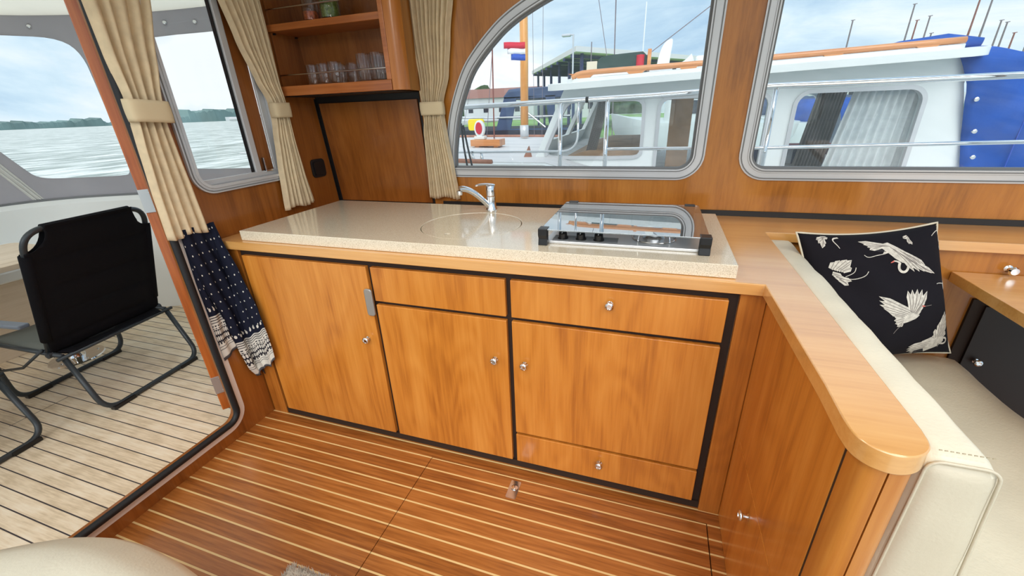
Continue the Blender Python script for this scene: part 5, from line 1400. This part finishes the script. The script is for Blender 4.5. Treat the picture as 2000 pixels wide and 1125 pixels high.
tag(obj('thin_mast', TB([(.1, 15, .1), (-.15, 15, 9)], .02, 6), 'mastgrey'), 'thin grey mast between the wooden mast and the street lamp', 'mast')
tag(obj('thin_mast', TB([(-1.3, 18.6, .1), (-1.3, 18.6, 3.75)], .022, 6), 'mastgrey'), 'short thin mast rising above the shed roof', 'mast')
tag(obj('short_pole', TB([(4.95, 24, .1), (4.95, 24, 3.9)], .04, 6), 'mastgrey'), 'short grey pole behind the cowl ventilator', 'pole')
# far masts in the right-hand window
mlist = [(11.15, 5.10, -.0, 'mastgrey', 'mast standing alone furthest left above the long handrail'), (13.74, 5.6, 0, 'mastgrey', 'tall mast first of the middle cluster above the handrail'), (14.05, 4.85, 0, 'mastbrown', 'dark short mast with a finial in the middle cluster'), (14.55, 5.0, 0, 'mastgrey', 'leaning mast with a wind vane at the right of the middle cluster'), (14.83, 4.2, 0, 'mastgrey', 'shortest mast at the right end of the middle cluster'), (16.40, 6.4, 0, 'mastbrown', 'tall brown mast rising above the blue cover'), (16.90, 6.4, 0, 'mastgrey', 'tall grey mast just right of the brown one above the blue cover'), (17.56, 4.55, 0, 'mastgrey', 'short mast with a wind vane above the blue cover'), (17.82, 4.45, 0, 'mastgrey', 'thin pale mast above the blue cover, third from the right edge'), (18.26, 3.95, 0, 'mastbrown', 'short brown mast above the blue cover near the right edge'), (18.88, 3.6, 0, 'mastgrey', 'short mast at the very right edge')]
for x, z, l, mt, lab in mlist:
    t = thing('sailboat_mast', lab, 'mast', (x, 30, 0), 'sailboat masts beyond the neighbour boat')
    obj('spar', TB([(x, 30, .062), (x, 30, z)], [.06, .035], 8), mt, t)
    obj('masthead', TB([(x-.08, 30, z), (x+.10, 30, z+.02)], .018, 6), mt, t)
    obj('stay', TB([(x-.12, 30, .5), (x, 30, z*.97)], .010, 5), mt, t)

# ------------------------------------------------------------------ water, far shore, ground
bm = bmesh.new()
def grid_sheet(x0, x1, y0, y1, nx, ny, z):
    G = [[bm.verts.new((x0+(x1-x0)*(i/nx)**p_, y0+(y1-y0)*j/ny, z)) for j in range(ny+1)] for i in range(nx+1)]
    for i in range(nx):
        for j in range(ny): bm.faces.new((G[i][j], G[i+1][j], G[i+1][j+1], G[i][j+1]))
p_ = 1
grid_sheet(-1500, 400, -900, 1400, 12, 12, -.42)
struct(obj('ground_water', bm, 'water', recalc=False))
bm = bmesh.new(); pts = []
A = []; N_ = 1200
for i in range(N_+1):
    t = i/N_; y = -300+1500*t; x = -620+.10*y
    h = 5.5+3*mn.noise(V((t*40, 0, 0)))+3*mn.noise(V((t*130, 3, 0)))
    if 420 < y < 560: h += 6
    h *= (1 if y < 330 else (.45 if y < 400 or y > 520 else 1.1))
    h += 2.2*mn.noise(V((t*420, 5, 0)))+1.2*mn.noise(V((t*1100, 7, 0)))
    A.append([bm.verts.new((x, y, -.42)), bm.verts.new((x-2, y, max(1.0, h))), bm.verts.new((x-22, y, max(1.2, h+1))), bm.verts.new((x-40, y, -.42))])
for a, b in zip(A, A[1:]):
    for k in range(3): bm.faces.new((a[k], a[k+1], b[k+1], b[k]))
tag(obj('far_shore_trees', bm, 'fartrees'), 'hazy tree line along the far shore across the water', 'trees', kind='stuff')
tag(obj('shore_hall', BX(-560, -545, 455, 500, -.42, 4.5), 'building'), 'pale low hall on the far shore seen through the bulkhead window', 'building')
fb_ = thing('distant_boat', 'tiny white boat far across the water at the left', 'boat', (-400, 136, -.42))
obj('hull', rbox(-404, -396, 133, 143, -.5, 1.0, .5), 'boat_white', fb_); obj('cabin', rbox(-402, -398, 136, 140, .9, 2.4, .4), 'boat_white', fb_)

# ------------------------------------------------------------------ world, lights, camera
w = bpy.data.worlds.new('overcast_sky'); sc.world = w; w.use_nodes = True; nt = w.node_tree; nt.nodes.clear()
o = nt.nodes.new('ShaderNodeOutputWorld'); bg = nt.nodes.new('ShaderNodeBackground'); bg.inputs['Strength'].default_value = 1.15
tc = nt.nodes.new('ShaderNodeTexCoord'); mp = nt.nodes.new('ShaderNodeMapping'); mp.inputs['Scale'].default_value = (1.0, 1.0, 3.0); mp.inputs['Location'].default_value = (3.1, .4, 1.3)
nt.links.new(tc.outputs['Generated'], mp.inputs['Vector'])
n = nt.nodes.new('ShaderNodeTexNoise'); n.inputs['Scale'].default_value = 2.1; n.inputs['Detail'].default_value = 7; n.inputs['Roughness'].default_value = .55; n.inputs['Distortion'].default_value = .4
nt.links.new(mp.outputs['Vector'], n.inputs['Vector'])
r = nt.nodes.new('ShaderNodeValToRGB'); e = r.color_ramp.elements
e[0].position = .33; e[0].color = s2l((162, 196, 224)); e[1].position = .60; e[1].color = s2l((246, 250, 253)); k = e.new(.46); k.color = s2l((206, 228, 242))
dv = nt.nodes.new('ShaderNodeSeparateXYZ'); nt.links.new(tc.outputs['Generated'], dv.inputs[0])
nt.links.new(math_node(nt, 'ADD', n.outputs['Fac'], math_node(nt, 'MULTIPLY_ADD', dv.outputs[0], -.12, -.02)), r.inputs['Fac']); nt.links.new(r.outputs['Color'], bg.inputs['Color']); nt.links.new(bg.outputs[0], o.inputs[0])

def sun(name, el, az, strength, ang, col=(1, .97, .92)):
    l = bpy.data.lights.new(name, 'SUN'); l.energy = strength; l.angle = math.radians(ang); l.color = col
    ob = bpy.data.objects.new(name, l); COL.objects.link(ob)
    d = V((math.cos(math.radians(az))*math.cos(math.radians(el)), math.sin(math.radians(az))*math.cos(math.radians(el)), math.sin(math.radians(el))))
    ob.rotation_euler = (d).to_track_quat('Z', 'Y').to_euler(); ob.location = d*5
    return ob
sun('veiled_sun', 38, -75, 2.3, 60)
def area(name, loc, size, power, col=(1, .9, .78), rot=(0, 0, 0)):
    l = bpy.data.lights.new(name, 'AREA'); l.energy = power; l.size = size; l.color = col
    ob = bpy.data.objects.new(name, l); COL.objects.link(ob); ob.location = loc; ob.rotation_euler = rot
area('cabin_fill_light', (1.1, -.55, 1.98), .35, 6)  # unseen area light added to brighten the cabin
area('cabin_fill_light', (2.6, -.6, 1.98), .35, 5)  # second added fill over the bench side

cam = bpy.data.cameras.new('camera'); co = bpy.data.objects.new('camera', cam); COL.objects.link(co); sc.camera = co
cam.sensor_width = 36; cam.lens = 36*811.775/2000; cam.clip_start = .02; cam.clip_end = 5000
right = V((.9486196525, .3144022603, -.0356647347)); down = V((.0936996582, -.3867788955, -.9173998365)); fwd = V((-.3022269489, .8669217408, -.3963654458))
m = Matrix((right, -down, -fwd)).transposed().to_4x4(); m.translation = V((1.710996, -1.204125, 1.350395)); co.matrix_world = m

sc.view_settings.view_transform = 'Standard'; sc.view_settings.look = 'None'; sc.view_settings.gamma = 1; sc.view_settings.exposure = 0.0; sc.view_settings.use_curve_mapping = False
sc.cycles.max_bounces = 10; sc.cycles.transparent_max_bounces = 24; sc.cycles.caustics_reflective = False; sc.cycles.caustics_refractive = False
